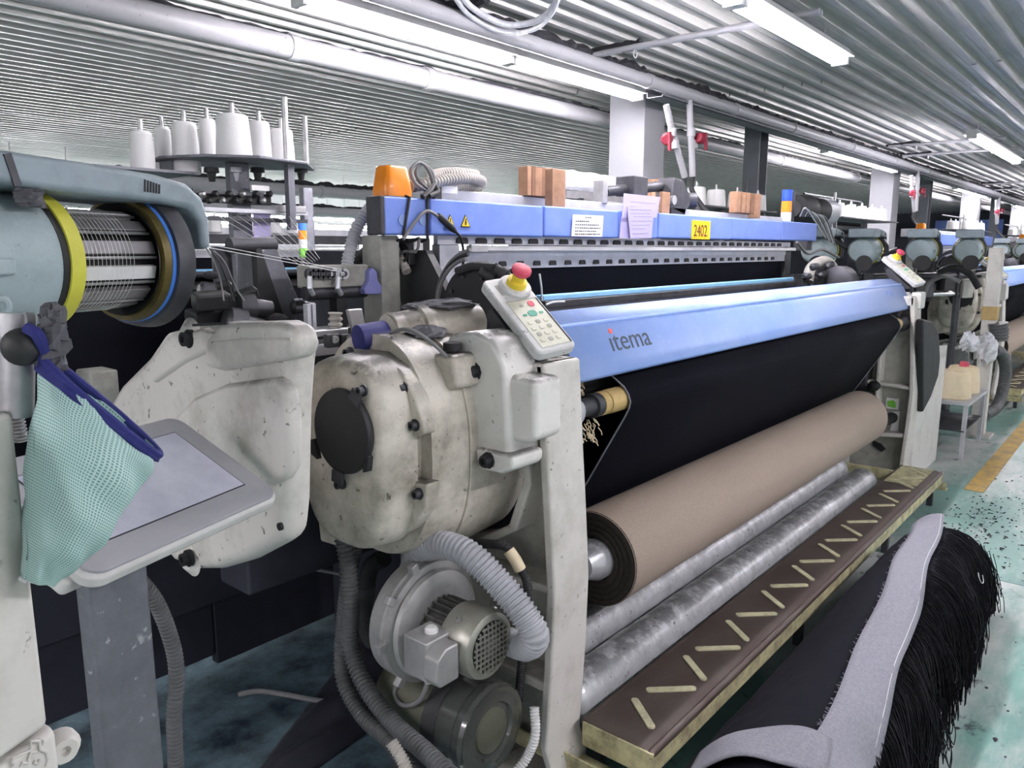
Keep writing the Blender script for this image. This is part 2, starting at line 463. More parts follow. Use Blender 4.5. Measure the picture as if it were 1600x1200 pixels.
# floor: slabs with recessed joints
def floor_material():
    m = mat('floor_paint', (116, 158, 148), 0.3, dirt=0.9, scale=1.3, dirt_rgb=(96, 122, 120), bump=0.05, bscale=30, thresh=0.5)
    nt = m.node_tree; N, L = nt.nodes, nt.links; b = N['Principled BSDF']
    src = b.inputs['Base Color'].links[0].from_socket
    tc = N.new('ShaderNodeTexCoord')
    # worn pale concrete along the walkway
    n = N.new('ShaderNodeTexNoise'); n.inputs['Scale'].default_value = 0.9; n.inputs['Detail'].default_value = 9; n.inputs['Roughness'].default_value = 0.7
    mp = N.new('ShaderNodeMapping'); mp.inputs['Scale'].default_value = (0.5, 1.6, 1); mp.inputs['Location'].default_value = (0.35, 0.0, 0)
    L.new(tc.outputs['Object'], mp.inputs['Vector']); L.new(mp.outputs['Vector'], n.inputs['Vector'])
    r = N.new('ShaderNodeMapRange'); r.inputs['From Min'].default_value = 0.47; r.inputs['From Max'].default_value = 0.6
    L.new(n.outputs['Fac'], r.inputs['Value'])
    mx = N.new('ShaderNodeMix'); mx.data_type = 'RGBA'
    L.new(src, mx.inputs['A']); mx.inputs['B'].default_value = (*lin((190, 194, 192)), 1)
    L.new(r.outputs['Result'], mx.inputs['Factor'])
    # dark fluff specks and oil under the machines
    n2 = N.new('ShaderNodeTexNoise'); n2.inputs['Scale'].default_value = 7; n2.inputs['Detail'].default_value = 10; n2.inputs['Roughness'].default_value = 0.75
    L.new(tc.outputs['Object'], n2.inputs['Vector'])
    r2 = N.new('ShaderNodeMapRange'); r2.inputs['From Min'].default_value = 0.58; r2.inputs['From Max'].default_value = 0.66
    L.new(n2.outputs['Fac'], r2.inputs['Value'])
    mx2 = N.new('ShaderNodeMix'); mx2.data_type = 'RGBA'
    L.new(mx.outputs['Result'], mx2.inputs['A']); mx2.inputs['B'].default_value = (*lin((40, 48, 54)), 1)
    L.new(r2.outputs['Result'], mx2.inputs['Factor'])
    L.new(mx2.outputs['Result'], b.inputs['Base Color'])
    return m
FLOOR_M = floor_material()
# patch under the looms: blue-grey with blue-black mottling over the green paint
def patch_material():
    m = mat('floor_mottle', (112, 138, 150), 0.35, dirt=0.97, scale=6, dirt_rgb=(30, 40, 56), bump=0.1, thresh=0.43)
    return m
floor = struct('floor', MB().box((-8, -6, -0.2), (46, 16, -0.012)), 'dark_steel')
sl = {}
for i in range(18):
    for j in range(8):
        x0, y0 = -8 + i * 3.0, -6.9 + j * 2.8 + 0.15
        mb = MB().box((0.003, 0.003, -0.014), (2.997, 2.797, 0.0))
        if 'me' not in sl:
            o = obj('floor_slab', mb, FLOOR_M, floor, smooth=0); sl['me'] = o.data
        else:
            o = bpy.data.objects.new('floor_slab', sl['me']); COL.objects.link(o); o.parent = floor
        o.location = (x0, y0, 0)
a, b_ = P(1520, 748, Z=0), P(1612, 640, Z=0)
obj('line_marking', MB().box((a.x - 0.3, a.y - 0.11, 0.0), (30, a.y, 0.003)), 'line_yellow', floor, smooth=0)
obj('dark_patch', MB().prism([(0.2, 1.5), (0.7, 1.25), (1.45, 1.2), (2.3, 1.5), (2.4, 3.2), (-0.6, 3.2), (-1.0, 2.2)], 'z', 0.0005, 0.0025), patch_material(), floor, smooth=0, label='dark blue mottled patch')

# ceiling: ribbed metal sheets
ceiling = struct('ceiling', MB().box((-8, -6, CEIL + 0.02), (46, 16, CEIL + 0.12)), 'ceil')
def sheet_mb():
    L_ = 6.0; pr = []
    for k in range(6):
        y = k * 0.15
        pr += [(y, 0), (y + 0.052, 0), (y + 0.055, -0.003), (y + 0.058, 0), (y + 0.1, 0), (y + 0.11, -0.04), (y + 0.14, -0.04), (y + 0.15, 0)]
    pr.append((0.905, 0.002))
    mb = MB()
    mb.loft([[(x, y, z) for y, z in pr] for x in (0, L_)], closed=False)
    return mb
s0 = obj('ceiling_sheet', sheet_mb(), 'ceil', ceiling, smooth=20, solid=0.0)
first = True
for i in range(9):
    for j in range(25):
        o = s0 if first else bpy.data.objects.new('ceiling_sheet', s0.data)
        if not first: COL.objects.link(o); o.parent = ceiling
        first = False
        o.location = (-6.6 + i * 6.0 + (0.9 if j % 2 and j > 6 else 0) + random.uniform(-.02, .02), -6 + j * 0.9, CEIL + random.uniform(-.004, .004))

struct('wall_back', MB().box((-8, 15.6, 0), (46, 15.8, CEIL)), 'wall')
struct('wall_right', MB().box((44, -6, 0), (44.2, 16, CEIL)), 'wall_dark')
for k in range(7):      # the daylit windows of the back wall
    x0 = -1.5 + k * 4.2
    w = struct('window_%d' % (k + 1), MB().prism([(x0, 0.95), (x0 + 3.2, 0.95), (x0 + 3.2, 1.05), (x0, 1.05)], 'y', 15.5, 15.6), 'white_plastic')
    fb = MB().box((x0, 15.5, 2.0), (x0 + 3.2, 15.6, 2.1))
    for q in range(4): fb.box((x0 + q * 1.04, 15.5, 1.05), (x0 + q * 1.04 + 0.08, 15.6, 2.0))
    obj('window_frame', fb, 'white_plastic', w)
    for q in range(3):
        obj('window_pane', MB().box((x0 + 0.08 + q * 1.04, 15.55, 1.05), (x0 + 1.04 + q * 1.04, 15.57, 2.0)), 'daylight', w, smooth=0)

def column(x0, y0, x1, y1, m='plaster'):
    return struct('column', MB().box((x0, y0, 0), (x1, y1, CEIL)), m, bevel=0.008)
column(5.36, 3.2, 5.68, 3.52)
column(12.4, 3.2, 12.75, 3.52)
column(18.9, 3.2, 19.25, 3.52)
column(25.6, 3.2, 25.95, 3.52)
def steel_post(x, y, top):
    mb = MB()
    mb.box((x, y, 0), (x + 0.012, y + 0.16, top)).box((x + 0.2, y, 0), (x + 0.212, y + 0.16, top)).box((x + 0.012, y + 0.07, 0), (x + 0.2, y + 0.085, top))
    return struct('column', mb, 'steel_grey')
steel_post(7.55, 3.2, CEIL); steel_post(14.6, 3.2, CEIL); steel_post(21.4, 3.2, CEIL)

# ------------------------------------------------------------------ pipes under the ceiling
def pipe(label, pts, r, m='pipe', lint=True, seed=1, joints=(), group=None, name='ceiling_pipe', lint_r=0.5):
    t = thing(name, label, 'pipe', pts[0], group)
    obj('pipe_run', MB().tube(pts, r, 14), m, t)
    for x in joints:
        c = Vector(pts[0]).lerp(Vector(pts[-1]), (x - pts[0][0]) / (pts[-1][0] - pts[0][0]))
        obj('coupling', MB().cyl(c - Vector((0.03, 0, 0)), c + Vector((0.03, 0, 0)), r * 1.14, n=14), m, t)
    if lint:
        up = Vector((0, 0.2 * r, r * 0.98))
        lint_strip([Vector(p) + up for p in pts], r * lint_r, seed, 'lint_layer', t, 45)
    return t
pipe('long white pipe with black fluff on top beside the twin tubes', [(1.0, 2.9, 2.655), (34, 2.9, 2.655)], 0.045, seed=3, lint_r=0.75, joints=(4.9, 6.3, 7.6, 9.4, 11.2, 13, 15))
pipe('white pipe with fluff ridge passing behind the square pillar', [(-2.0, 3.76, 2.58), (34, 3.76, 2.58)], 0.062, seed=4, joints=(2.6, 3.6, 6.5, 9.5, 12.5), lint_r=0.3)
pipe('low horizontal pipe far behind the white cone rack', [(0, 8.2, 2.22), (30, 8.2, 2.22)], 0.07, seed=5, joints=(6, 9, 12), lint_r=0.5)
pipe('lower of two far pipes behind the cone rack', [(0, 8.6, 2.0), (30, 8.6, 2.0)], 0.06, seed=6, joints=(6, 9, 12), lint=True)
t = thing('cable_tray', 'dark flat cable tray running under the long white pipe', 'tray', (5.1, 3.02, 2.6))
tb = MB(); tb.box((5.1, 2.9, 2.585), (34, 3.03, 2.59)); tb.box((5.1, 2.9, 2.585), (34, 2.904, 2.605)); tb.box((5.1, 3.026, 2.585), (34, 3.03, 2.63))
obj('tray_channel', tb, 'steel_grey', t)
obj('hanger', MB().box((9, 3.0, 2.59), (9.03, 3.02, CEIL)), 'steel_grey', t); obj('hanger', MB().box((6.2, 3.0, 2.59), (6.23, 3.02, CEIL)), 'steel_grey', t)
for n_, (u0, v0, u1, v1, lab) in enumerate([(925, 86, 1215, 42, 'white conduit crossing the ceiling ahead of the nearer bright tube'), (1388, 229, 1535, 215, 'white conduit pair crossing the ceiling, upper one at the far tube'), (1410, 244, 1560, 230, 'thin white conduit crossing below the upper far conduit'),
        (1535, 288, 1640, 278, 'white conduit crossing the far ceiling near the frame edge'), (1550, 297, 1650, 287, 'thin white conduit crossing the far ceiling, lower of that pair')]):
    a = P(u0, v0, Z=2.7); x = a.x
    t = thing('ceiling_conduit', lab, 'conduit', (x, 1.6, 2.7))
    obj('conduit_tube', MB().cyl((x, a.y, 2.7), (x, 1.5, 2.7), 0.016, n=10), 'pipe', t)
    obj('conduit_tube', MB().cyl((x + 0.04, a.y, 2.7), (x + 0.04, 1.5, 2.7), 0.012, n=10), 'pipe', t)
    obj('pull_eye', MB().tube([(x + 0.02 + 0.02 * math.cos(q), a.y - 0.3, 2.665 + 0.022 * math.sin(q)) for q in [i * PI / 5 for i in range(11)]], 0.005, 6), 'pipe', t)
    lint_strip([(x + 0.02, a.y + 0.03, 2.715), (x + 0.02, a.y - 0.35, 2.718)], 0.022, 20 + n_, 'lint_layer', t, 60)
lo = thing('cable_coil', 'clear plastic wrapped cable loop hanging at the top frame edge', 'cable', P(770, 10, Z=2.72))
cb_pts = cr([P(700, -40, Z=2.75), P(735, 10, Z=2.7), P(790, 38, Z=2.66), P(840, 32, Z=2.66), P(868, 5, Z=2.7), P(880, -30, Z=2.75)], 8)
obj('cable_strand', MB().tube(cb_pts, 0.016, 8), 'silver_bag', lo); obj('cable_strand', MB().tube([p + Vector((0.02, 0.03, -0.03)) for p in cb_pts], 0.012, 8), 'silver_bag', lo)
obj('lint_clump', MB().tube(cr([P(690, 14, Z=2.75), P(720, 18, Z=2.73), P(760, -5, Z=2.75)], 6), 0.03, 7), 'lint', lo, smooth=0)

# ------------------------------------------------------------------ fluorescent lamps
def lamp_master():
    t = thing('fluorescent_lamp', '', 'lamp', (0, 0, 0), local=True)
    obj('tube', MB().cyl((0.03, 0, 0), (1.43, 0, 0), 0.017, n=12), 'tube', t)
    obj('tube', MB().cyl((0.03, 0.05, 0), (1.43, 0.05, 0), 0.017, n=12), 'tube', t)
    h = MB(); h.prism([(-0.055, 0.022), (0.105, 0.022), (0.07, 0.07), (-0.02, 0.07)], 'x', 0.0, 1.46)
    obj('housing', h, 'white_plastic', t, bevel=0.003)
    for x in (0.0, 1.43):
        obj('lamp_holder', MB().box((x, -0.022, -0.02), (x + 0.03, 0.072, 0.032)), 'white_plastic', t, bevel=0.003)
    obj('hanger', MB().cyl((0.3, 0.025, 0.07), (0.3, 0.025, 0.2), 0.004, n=6), 'steel', t)
    obj('hanger', MB().cyl((1.16, 0.025, 0.07), (1.16, 0.025, 0.2), 0.004, n=6), 'steel', t)
    return t
lm = lamp_master()
ORD = ['first', 'second', 'third', 'fourth', 'fifth', 'sixth', 'seventh', 'eighth', 'ninth', 'tenth', 'eleventh', 'twelfth']
used = False
for ri, (y, x0, per, rng, rowname) in enumerate([(3.09, 2.19, 6.95, range(-1, 4), 'row under the long white pipe'), (1.6, 2.02, 6.9, range(-1, 4), 'row above the aisle in front of the blue looms'),
        (10.6, 2.2, 3.4, range(0, 5), 'low far row behind the cone rack'), (13.6, 3.0, 3.4, range(0, 5), 'rearmost low row by the back wall windows'), (-1.5, 1.0, 6.9, range(-1, 2), 'row behind the camera aisle')]):
    n = 0
    for k in rng:
        for q in (0, 1):
            lab = '%s white fluorescent lamp along the %s' % (ORD[n], rowname); n += 1
            if ri == 0 and k == 0: lab = ['glowing fluorescent lamp at the top frame edge left of the long pipe', 'glowing fluorescent lamp whose far end meets the square pillar top'][q]
            if ri == 1 and k == 0 and q: lab = 'single bright fluorescent lamp at the top right above the aisle'
            loc = (x0 + per * k + q * 1.47, y, 2.6 if y < 9 else 2.0)
            if not used:
                lm.location = loc; lm['label'] = lab; used = True; lm['group'] = 'fluorescent lamps'
            else:
                d_ = dup(lm, loc, lab, 'fluorescent lamps')
                if loc[2] < 2.5:
                    for x in (0.3, 1.16): obj('hanger', MB().cyl((x, 0.025, 0.07), (x, 0.025, 0.81), 0.006, n=6), 'steel', d_)

# ================================================================== MAIN LOOM
loom = thing('weaving_loom', 'wide grey and blue weaving loom filling the middle of the hall, numbered 2402', 'loom', (1.5, 1.15, 0))

FRONT = [(1.165, 1.22), (1.15, 1.0), (1.136, 0.82), (1.123, 0.62), (1.13, 0.4), (1.145, 0.16), (1.12, 0.1), (1.12, 0.0)]
def leg_mb(x0, back, ribs, vribs=()):
    mb = MB()
    inner = [(y + 0.03, z) for y, z in FRONT]
    n = len(FRONT)
    mb.prism(FRONT + inner[::-1], 'x', x0, x0 + 0.16)
    bi = [(y - 0.028, z - 0.012) for y, z in back]
    mb.prism(back + bi[::-1], 'x', x0 + 0.02, x0 + 0.135)
    mb.box((x0, 1.165, 1.16), (x0 + 0.16, back[0][0], 1.22))
    for (y0, z0, y1, z1, th) in ribs:
        mb.prism([(y0, z0), (y1, z1), (y1, z1 - th), (y0, z0 - th)], 'x', x0 + 0.012, x0 + 0.12)
    for (y, z0, z1) in vribs:
        mb.box((x0 + 0.012, y, z0), (x0 + 0.12, y + 0.025, z1))
    mb.box((x0 - 0.03, 1.09, 0), (x0 + 0.19, 1.32, 0.05))
    return mb
BL = [(1.285, 1.22), (1.265, 1.05), (1.25, 0.9), (1.3, 0.76), (1.42, 0.69), (1.6, 0.64), (1.75, 0.6), (1.75, 0.0)]
BR = [(1.285, 1.22), (1.285, 1.08), (1.31, 0.95), (1.42, 0.9), (1.6, 0.86), (1.75, 0.82), (1.75, 0.0)]
leg_l = obj('front_leg', leg_mb(1.5, BL, [(1.14, 0.63, 1.62, 0.6, 0.025), (1.14, 0.345, 1.74, 0.36, 0.03)], [(1.44, 0.0, 0.62)]), 'leg', loom, bevel=0.009, seg=2)
for L_, b0, x0 in ((leg_l, BL, 1.5), ):
    obj('leg_web', MB().prism([(y + .03, z) for y, z in FRONT] + b0[::-1], 'x', x0 + .1, x0 + .133), 'recess', L_)
leg_r = obj('front_leg', leg_mb(5.2, BR, [(1.14, 0.66, 1.74, 0.7, 0.025), (1.14, 0.36, 1.74, 0.3, 0.03)], [(1.33, 0.36, 0.95), (1.5, 0.0, 0.9)]), 'leg', loom, bevel=0.009, seg=2)
obj('leg_web', MB().prism([(y + .03, z) for y, z in FRONT] + BR[::-1], 'x', 5.3, 5.333), 'recess', leg_r)
obj('leg_cap', MB().box((5.245, 1.14, 1.14), (5.362, 1.2, 1.245)), 'white_cover', leg_r, bevel=0.012)
# ---- left end gear housing
def srings(specs, n=44):
    out = []
    for x, cy, cz, ry, rz, e in specs:
        r = []
        for i in range(n):
            a = 2 * PI * i / n; c, s = math.cos(a), math.sin(a)
            r.append((x, cy + ry * math.copysign(abs(c) ** (2 / e), c), cz + rz * math.copysign(abs(s) ** (2 / e), s)))
        out.append(r)
    return out
gh = MB().loft(srings([(1.085, 1.463, 1.02, 0.05, 0.06, 2.8), (1.085, 1.463, 1.02, 0.128, 0.196, 3.0), (1.09, 1.463, 1.02, 0.142, 0.214, 3.0), (1.104, 1.464, 1.018, 0.154, 0.228, 3.0), (1.13, 1.466, 1.017, 0.159, 0.235, 2.9), (1.2, 1.47, 1.015, 0.163, 0.24, 2.8)]))
housing = obj('gear_housing', gh, 'gear', loom, smooth=50)
fpx = [(492, 600), (512, 566), (545, 546), (590, 552), (625, 579), (648, 620), (660, 660), (661, 680), (641, 684), (640, 752), (667, 756), (665, 795), (640, 830), (600, 850), (540, 858), (500, 846), (486, 720)]
flange = obj('housing_flange', MB().prism([(p.y, p.z) for p in (P(u, v, X=1.19) for u, v in fpx)], 'x', 1.19, 1.235), 'gear', loom, bevel=0.007, seg=3)
for u, v in ((548, 551), (598, 569), (632, 606), (650, 664), (656, 771), (622, 833)):
    obj('flange_bolt', bolt(MB(), P(u, v, X=1.192), (-1, 0, 0), 0.011, 0.018), 'dark_steel', flange)
rs_ = MB().loft(srings([(1.228, 1.50, 1.01, 0.19, 0.25, 2.3), (1.23, 1.50, 1.01, 0.212, 0.285, 2.3), (1.3, 1.505, 1.0, 0.219, 0.298, 2.3), (1.42, 1.51, 0.99, 0.224, 0.308, 2.3), (1.62, 1.53, 0.985, 0.215, 0.3, 2.3)]))
rear = obj('rear_housing', rs_, 'gear', loom, smooth=50)
obj('weld_seam', MB().tube([(1.36, 1.507 - 0.2235 * math.copysign(abs(math.cos(a)) ** 0.87, math.cos(a)), 0.995 + 0.305 * math.copysign(abs(math.sin(a)) ** 0.87, math.sin(a))) for a in [-1.2 + i * 0.1 for i in range(28)]], 0.004, 6), 'gear', rear)
# oval black cover with its clips
oc = MB().lathe([(0, 0.098), (0.5, 0.102), (0.9, 0.1), (1.0, 0.09), (1.0, 0.02), (1.02, 0.0005)], (1.088, 1.425, 1.085), (-0.022, 0, 0), 40)
cover = obj('inspection_cover', oc, 'black', loom, smooth=30)
for a, rr in ((2.2, 0.11), (-1.45, 0.112)):
    y, z = 1.425 - rr * math.cos(a) * -1, 1.085 + rr * math.sin(a)
    ck = MB().obox((1.066, y, z), (0.008, 0.03, 0.04), (1, 0, 0), (0, math.cos(a), math.sin(a)))
    obj('clip', ck, 'dark_steel', cover, bevel=0.002)
    obj('clip_bolt', bolt(MB(), (1.082, 1.425 + (rr + 0.02) * math.cos(a), 1.085 + (rr + 0.02) * math.sin(a)), (-1, 0, 0), 0.01, 0.02), 'dark_steel', cover)
obj('cover_tab', MB().prism([(1.525, 1.0), (1.548, 1.01), (1.552, 1.045), (1.535, 1.05)], 'x', 1.07, 1.087), 'black', cover, bevel=0.002)
obj('cover_tab', MB().prism([(1.352, 1.0), (1.336, 1.005), (1.33, 1.04), (1.345, 1.05)], 'x', 1.07, 1.087), 'black', cover, bevel=0.002)
# gland block and plug on top of the rear housing
tb = MB(); tb.prism([(1.28, 1.17), (1.40, 1.14), (1.42, 1.2), (1.39, 1.245), (1.30, 1.25)], 'x', 1.31, 1.42)
obj('filler_block', tb, 'gear', loom, bevel=0.014, seg=3)
obj('filler_plug', MB().lathe([(0, .016), (.3, .016), (.35, .024), (1, .024), (1, .012)], (1.36, 1.345, 1.243), (0, 0, 0.03), 12), 'black', loom)
obj('drain_plug', MB().lathe([(0, .03), (.4, .03), (.45, .02), (1, .02), (1, .01)], (1.315, 1.40, 1.17), (-0.045, -0.01, 0.02), 8), 'black', loom)
# motor hump on top of the gear housing with blue cap
hump = MB().lathe([(0, .03), (.03, .052), (.3, .058), (.32, .066), (.4, .066), (.42, .058), (.7, .06), (.95, .05), (1, .03)], (1.29, 1.52, 1.285), (0.3, -0.06, 0.02), 22)
obj('drive_motor', hump, 'gear', loom, smooth=40)
obj('motor_cap', MB().lathe([(0, .018), (0.02, .036), (.6, .038), (1, .038), (1, .02)], (1.215, 1.535, 1.28), (0.075, -0.015, 0.005), 20), 'navy', loom)
obj('motor_flange', MB().lathe([(0, .03), (0, .056), (1, .056), (1, .03)], (1.3, 1.515, 1.287), (0.03, -0.006, 0), 20), 'gear', loom)
for k, (u, v) in enumerate([(640, 505), (662, 500), (690, 508), (706, 530)]):
    obj('pipe_union', MB().lathe([(0, .018), (.25, .03), (.75, .03), (1, .02)], P(u, v, X=1.42 + k * .03), (0.05, -0.03, 0.015), 14), 'gear', loom)
for k, (c, r, q) in enumerate([((1.50, 1.49, 1.352), .06, (1.5, 1.1, .3)), ((1.42, 1.52, 1.35), .045, (1.3, 1, .3)), ((1.36, 1.44, 1.29), .05, (1.2, .9, .4))]):
    obj('lint_mat', crumple(c, r, q, 50 + k, .75, 1.2), 'grey_lint', loom, smooth=0)
sc_pts = cr([P(610, 520, X=1.25), P(640, 515, X=1.24), P(680, 540, X=1.28), P(716, 580, X=1.36)], 8)
obj('sensor_cable', MB().tube(sc_pts, 0.005, 8), 'cable', loom)
obj('sensor_cable', MB().tube(cr([P(716, 580, X=1.37), P(720, 640, X=1.38), P(724, 665, X=1.38)], 6), 0.004, 6), 'cable', loom)
obj('sensor_cable', MB().tube(cr([P(612, 525, X=1.24), P(622, 560, X=1.25), P(655, 590, X=1.28), P(668, 600, X=1.3)], 8), 0.003, 6), 'cable', loom)

# ---- white side box beside the keypad
sb = MB().prism([(1.405, 1.265), (1.385, 1.29), (1.30, 1.303), (1.24, 1.285), (1.2, 1.225), (1.19, 1.1), (1.185, 0.985), (1.33, 0.97), (1.36, 1.0)], 'x', 1.39, 1.52)
side = obj('side_box', sb, 'white_cover', loom, bevel=0.024, seg=4)
obj('box_extension', MB().prism([(1.225, 1.2), (1.12, 1.195), (1.115, 1.05), (1.15, 1.035), (1.225, 1.03)], 'x', 1.41, 1.52), 'white_cover', side, bevel=0.018, seg=4)
obj('box_foot', MB().prism([(1.29, 1.01), (1.16, 1.01), (1.16, 0.975), (1.2, 0.955), (1.28, 0.955)], 'x', 1.375, 1.5), 'white_cover', side, bevel=0.014, seg=3)
def knob(p, par, r=0.02):
    k = obj('star_knob', MB().lathe([(0, r * 1.25), (.2, r * 1.25), (.25, r), (.8, r), (1, r * .8), (1, r * .5), (.7, r * .4)], p, (-0.024, 0, 0), 10), 'black', par, smooth=20)
    return k
knob((1.392, 1.30, 1.2), side); knob((1.377, 1.24, 0.985), side, 0.017)

# ---- big drive cover at the far left end
def yz(px, X): return [(p.y, p.z) for p in (P(u, v, X=X) for u, v in px)]
dcv = obj('drive_cover', MB().prism(yz([(252, 520), (300, 508), (350, 503), (430, 504), (448, 512), (455, 545), (452, 575), (448, 640), (447, 700), (446, 790), (442, 846), (425, 856), (380, 880), (335, 893), (300, 893), (268, 880), (225, 830), (185, 760), (160, 680), (166, 632), (185, 600), (228, 556)], .80), 'x', 0.80, 0.87), 'beige', loom, bevel=0.03, seg=4)
obj('raised_panel', MB().prism(yz([(258, 690), (268, 655), (300, 622), (350, 600), (430, 590), (446, 608), (452, 660), (451, 735), (440, 752), (400, 765), (330, 790), (280, 770)], .785), 'x', 0.783, 0.82), 'beige', dcv, bevel=0.016, seg=4)
obj('top_ridge', MB().prism(yz([(345, 505), (436, 502), (458, 512), (464, 540), (460, 560), (400, 572), (345, 580), (318, 574), (322, 530)], .785), 'x', 0.78, 0.84), 'beige', dcv, bevel=0.018, seg=4)
obj('rib_line', MB().tube([P(u, v, X=.781) for u, v in [(330, 536), (380, 530), (455, 530)]], .003, 6), 'beige', dcv)
obj('corner_ledge', MB().prism(yz([(236, 566), (262, 528), (318, 512), (335, 520), (330, 548), (290, 566), (240, 600)], .795), 'x', 0.788, 0.83), 'beige', dcv, bevel=0.012, seg=4)
obj('edge_slot', MB().tube([P(302, 508, X=.786), P(356, 505, X=.786)], .003, 6), 'dark_steel', dcv)
for u, v in ((300, 529), (298, 871), (440, 822)):
    p = P(u, v, X=0.795)
    obj('socket_bolt', MB().lathe([(0, .02), (.4, .02), (.4, .015), (1, .015), (1, .008), (.6, .006)], p, (-0.022, 0, 0), 14), 'black', dcv) if u < 400 else obj('socket_bolt', MB().lathe([(0, .008), (1, .008), (1, .003)], p, (-0.006, 0, 0), 12), 'black', dcv)
obj('cover_boss', MB().lathe([(0, .045), (1, .028)], P(300, 529, X=0.805), (-0.015, 0, 0), 20), 'beige', dcv)
obj('cover_boss', MB().lathe([(0, .045), (1, .026)], P(298, 871, X=0.805), (-0.015, 0, 0), 20), 'beige', dcv)
# dark under-body behind covers
obj('side_wall', MB().box((1.0, 1.75, 0.6), (1.75, 1.9, 1.25)), 'dark_panel', loom, bevel=0.01)
obj('side_wall', MB().box((1.66, 1.32, 0.06), (1.72, 2.3, 1.16)), 'dark_panel', loom, bevel=0.01)
obj('interior_panel', MB().box((1.86, 1.62, 0.15), (5.15, 1.75, 1.22)), 'black', loom, bevel=0.01)
obj('base_beam', MB().box((1.66, 1.75, 0.1), (5.2, 1.9, 0.4)), 'dark_panel', loom, bevel=0.01)

# ---- sprocket cover disc and its cables
dsc = obj('disc_cover', MB().lathe([(0, .135), (.8, .135), (1, .128), (1, .02), (1.01, .0005)], (1.80, 1.63, 1.325), (-0.06, 0, 0), 40), 'black', loom)
for a in (2.6, 2.0, 1.2, 0.5, -2.9):
    obj('disc_screw', MB().cyl((1.74, 1.63 + .1 * math.cos(a), 1.325 + .1 * math.sin(a)), (1.732, 1.63 + .1 * math.cos(a), 1.325 + .1 * math.sin(a)), .006, n=8), 'dark_steel', dsc)
for k in range(3):
    rr = 0.15 + k * 0.014
    arc = [(1.745 + k * 0.012, 1.63 + rr * math.cos(a), 1.325 + rr * math.sin(a)) for a in [PI * 1.05 * -1 + PI * 2 - i * 0.11 for i in range(24)]]
    arc = [(1.745 + k * 0.012, 1.64 + rr * math.cos(a), 1.325 + rr * math.sin(a)) for a in [-0.5 + i * 0.12 for i in range(17)]]
    obj('disc_cable', MB().tube(arc, 0.0065, 8), 'cable' if k != 1 else 'cable_black', dsc)
for (u0, v0, u1, v1) in ((752, 424, 795, 446), (775, 420, 806, 440)):
    a, b = P(u0, v0, X=1.72), P(u1, v1, X=1.74)
    d = b - a
    obj('cable_gland', MB().lathe([(0, .016), (.3, .016), (.3, .022), (.55, .022), (.55, .014), (1, .009)], a, d, 12), 'rubber', dsc)
obj('gland_rail', MB().tube(cr([P(715, 424, X=1.73), P(740, 416, X=1.73), P(775, 418, X=1.73)], 6), 0.014, 8), 'rubber', dsc)

# ---- breast beam cover, logo
CP = [(1.45, 1.30), (1.42, 1.314), (1.335, 1.319), (1.275, 1.287), (1.258, 1.27), (1.216, 1.182), (1.2, 1.15), (1.206, 1.142), (1.225, 1.148)]
cvm = MB().loft([[(x, y, z) for y, z in CP] for x in (1.70, 5.29)], closed=False)
cvr = obj('breast_cover', cvm, 'cover_blue', loom, solid=0.006, smooth=25)
obj('cover_end', MB().prism(CP, 'x', 1.682, 1.70), 'dark_steel', cvr, bevel=0.003)
obj('cover_end', MB().prism(CP, 'x', 5.29, 5.305), 'dark_steel', cvr, bevel=0.003)
obj('edge_lip', MB().tube([(1.7, 1.274, 1.29), (5.29, 1.274, 1.29)], 0.006, 6), 'cover_blue', cvr)
fd = Vector((0, 1.258 - 1.216, 1.27 - 1.182)).normalized()
nrm = Vector((1, 0, 0)).cross(fd)
def onface(u, v):
    q = P(u, v, Y=1.23)
    # intersect the ray with the cover's slanted face
    d = (q - CAM); p0 = Vector((0, 1.216, 1.182)); t = (p0 - CAM).dot(nrm) / d.dot(nrm)
    return CAM + d * t + nrm * 0.004
o = onface(955, 550)
wd = (onface(1018, 541) - o).length
text('logo_lettering', '\u0131tema', 'logo_grey', o, (1, 0, 0), fd, 0.09, cvr, sx=wd / 0.197, depth=0.0006, label='dark grey brand lettering')
dp = onface(952, 518)
obj('logo_dot', MB().cyl(dp - nrm * 0.001, dp + nrm * 0.001, 0.0085, n=16), 'logo_red', cvr, label='red dot over the lettering')
text('model_lettering', 'R9500', 'faint', onface(1386, 463), (1, 0, 0), fd, 0.045, cvr, depth=0.0004, label='faint model lettering')

# ---- breast roller with wooden sleeves, chain clutter
rl = obj('breast_roller', MB().cyl((1.7, 1.227, 1.058), (5.24, 1.227, 1.058), 0.027, n=18), 'dark_steel', loom)
for x0, x1, r, m in ((1.80, 1.83, .036, 'dark_steel'), (1.832, 1.865, .036, 'roller_wood'), (1.872, 2.6, .037, 'roller_wood'), (4.5, 5.08, .037, 'roller_wood')):
    obj('roller_sleeve', MB().lathe([(0, r - .003), (.02, r), (.98, r), (1, r - .003)], (x0, 1.227, 1.058), (x1 - x0, 0, 0), 22), m, rl)
obj('roller_bearing', MB().lathe([(0, .05), (.3, .052), (.7, .046), (1, .032)], (1.665, 1.235, 1.055), (0.08, 0, 0), 16), 'alu', rl)
obj('roller_bearing', MB().lathe([(0, .035), (.5, .05), (1, .055)], (5.13, 1.235, 1.055), (0.09, 0, 0), 16), 'dark_steel', rl)
obj('bearing_arm', MB().prism([(1.19, 1.03), (1.22, 1.0), (1.3, 1.04), (1.34, 1.13), (1.31, 1.17), (1.24, 1.12)], 'x', 1.67, 1.7), 'dark_steel', rl, bevel=0.006)
obj('bearing_arm', MB().prism([(1.2, 1.03), (1.3, .93), (1.4, .92), (1.37, 1.0), (1.31, 1.17), (1.24, 1.12)], 'x', 5.15, 5.19), 'dark_steel', rl, bevel=0.006)
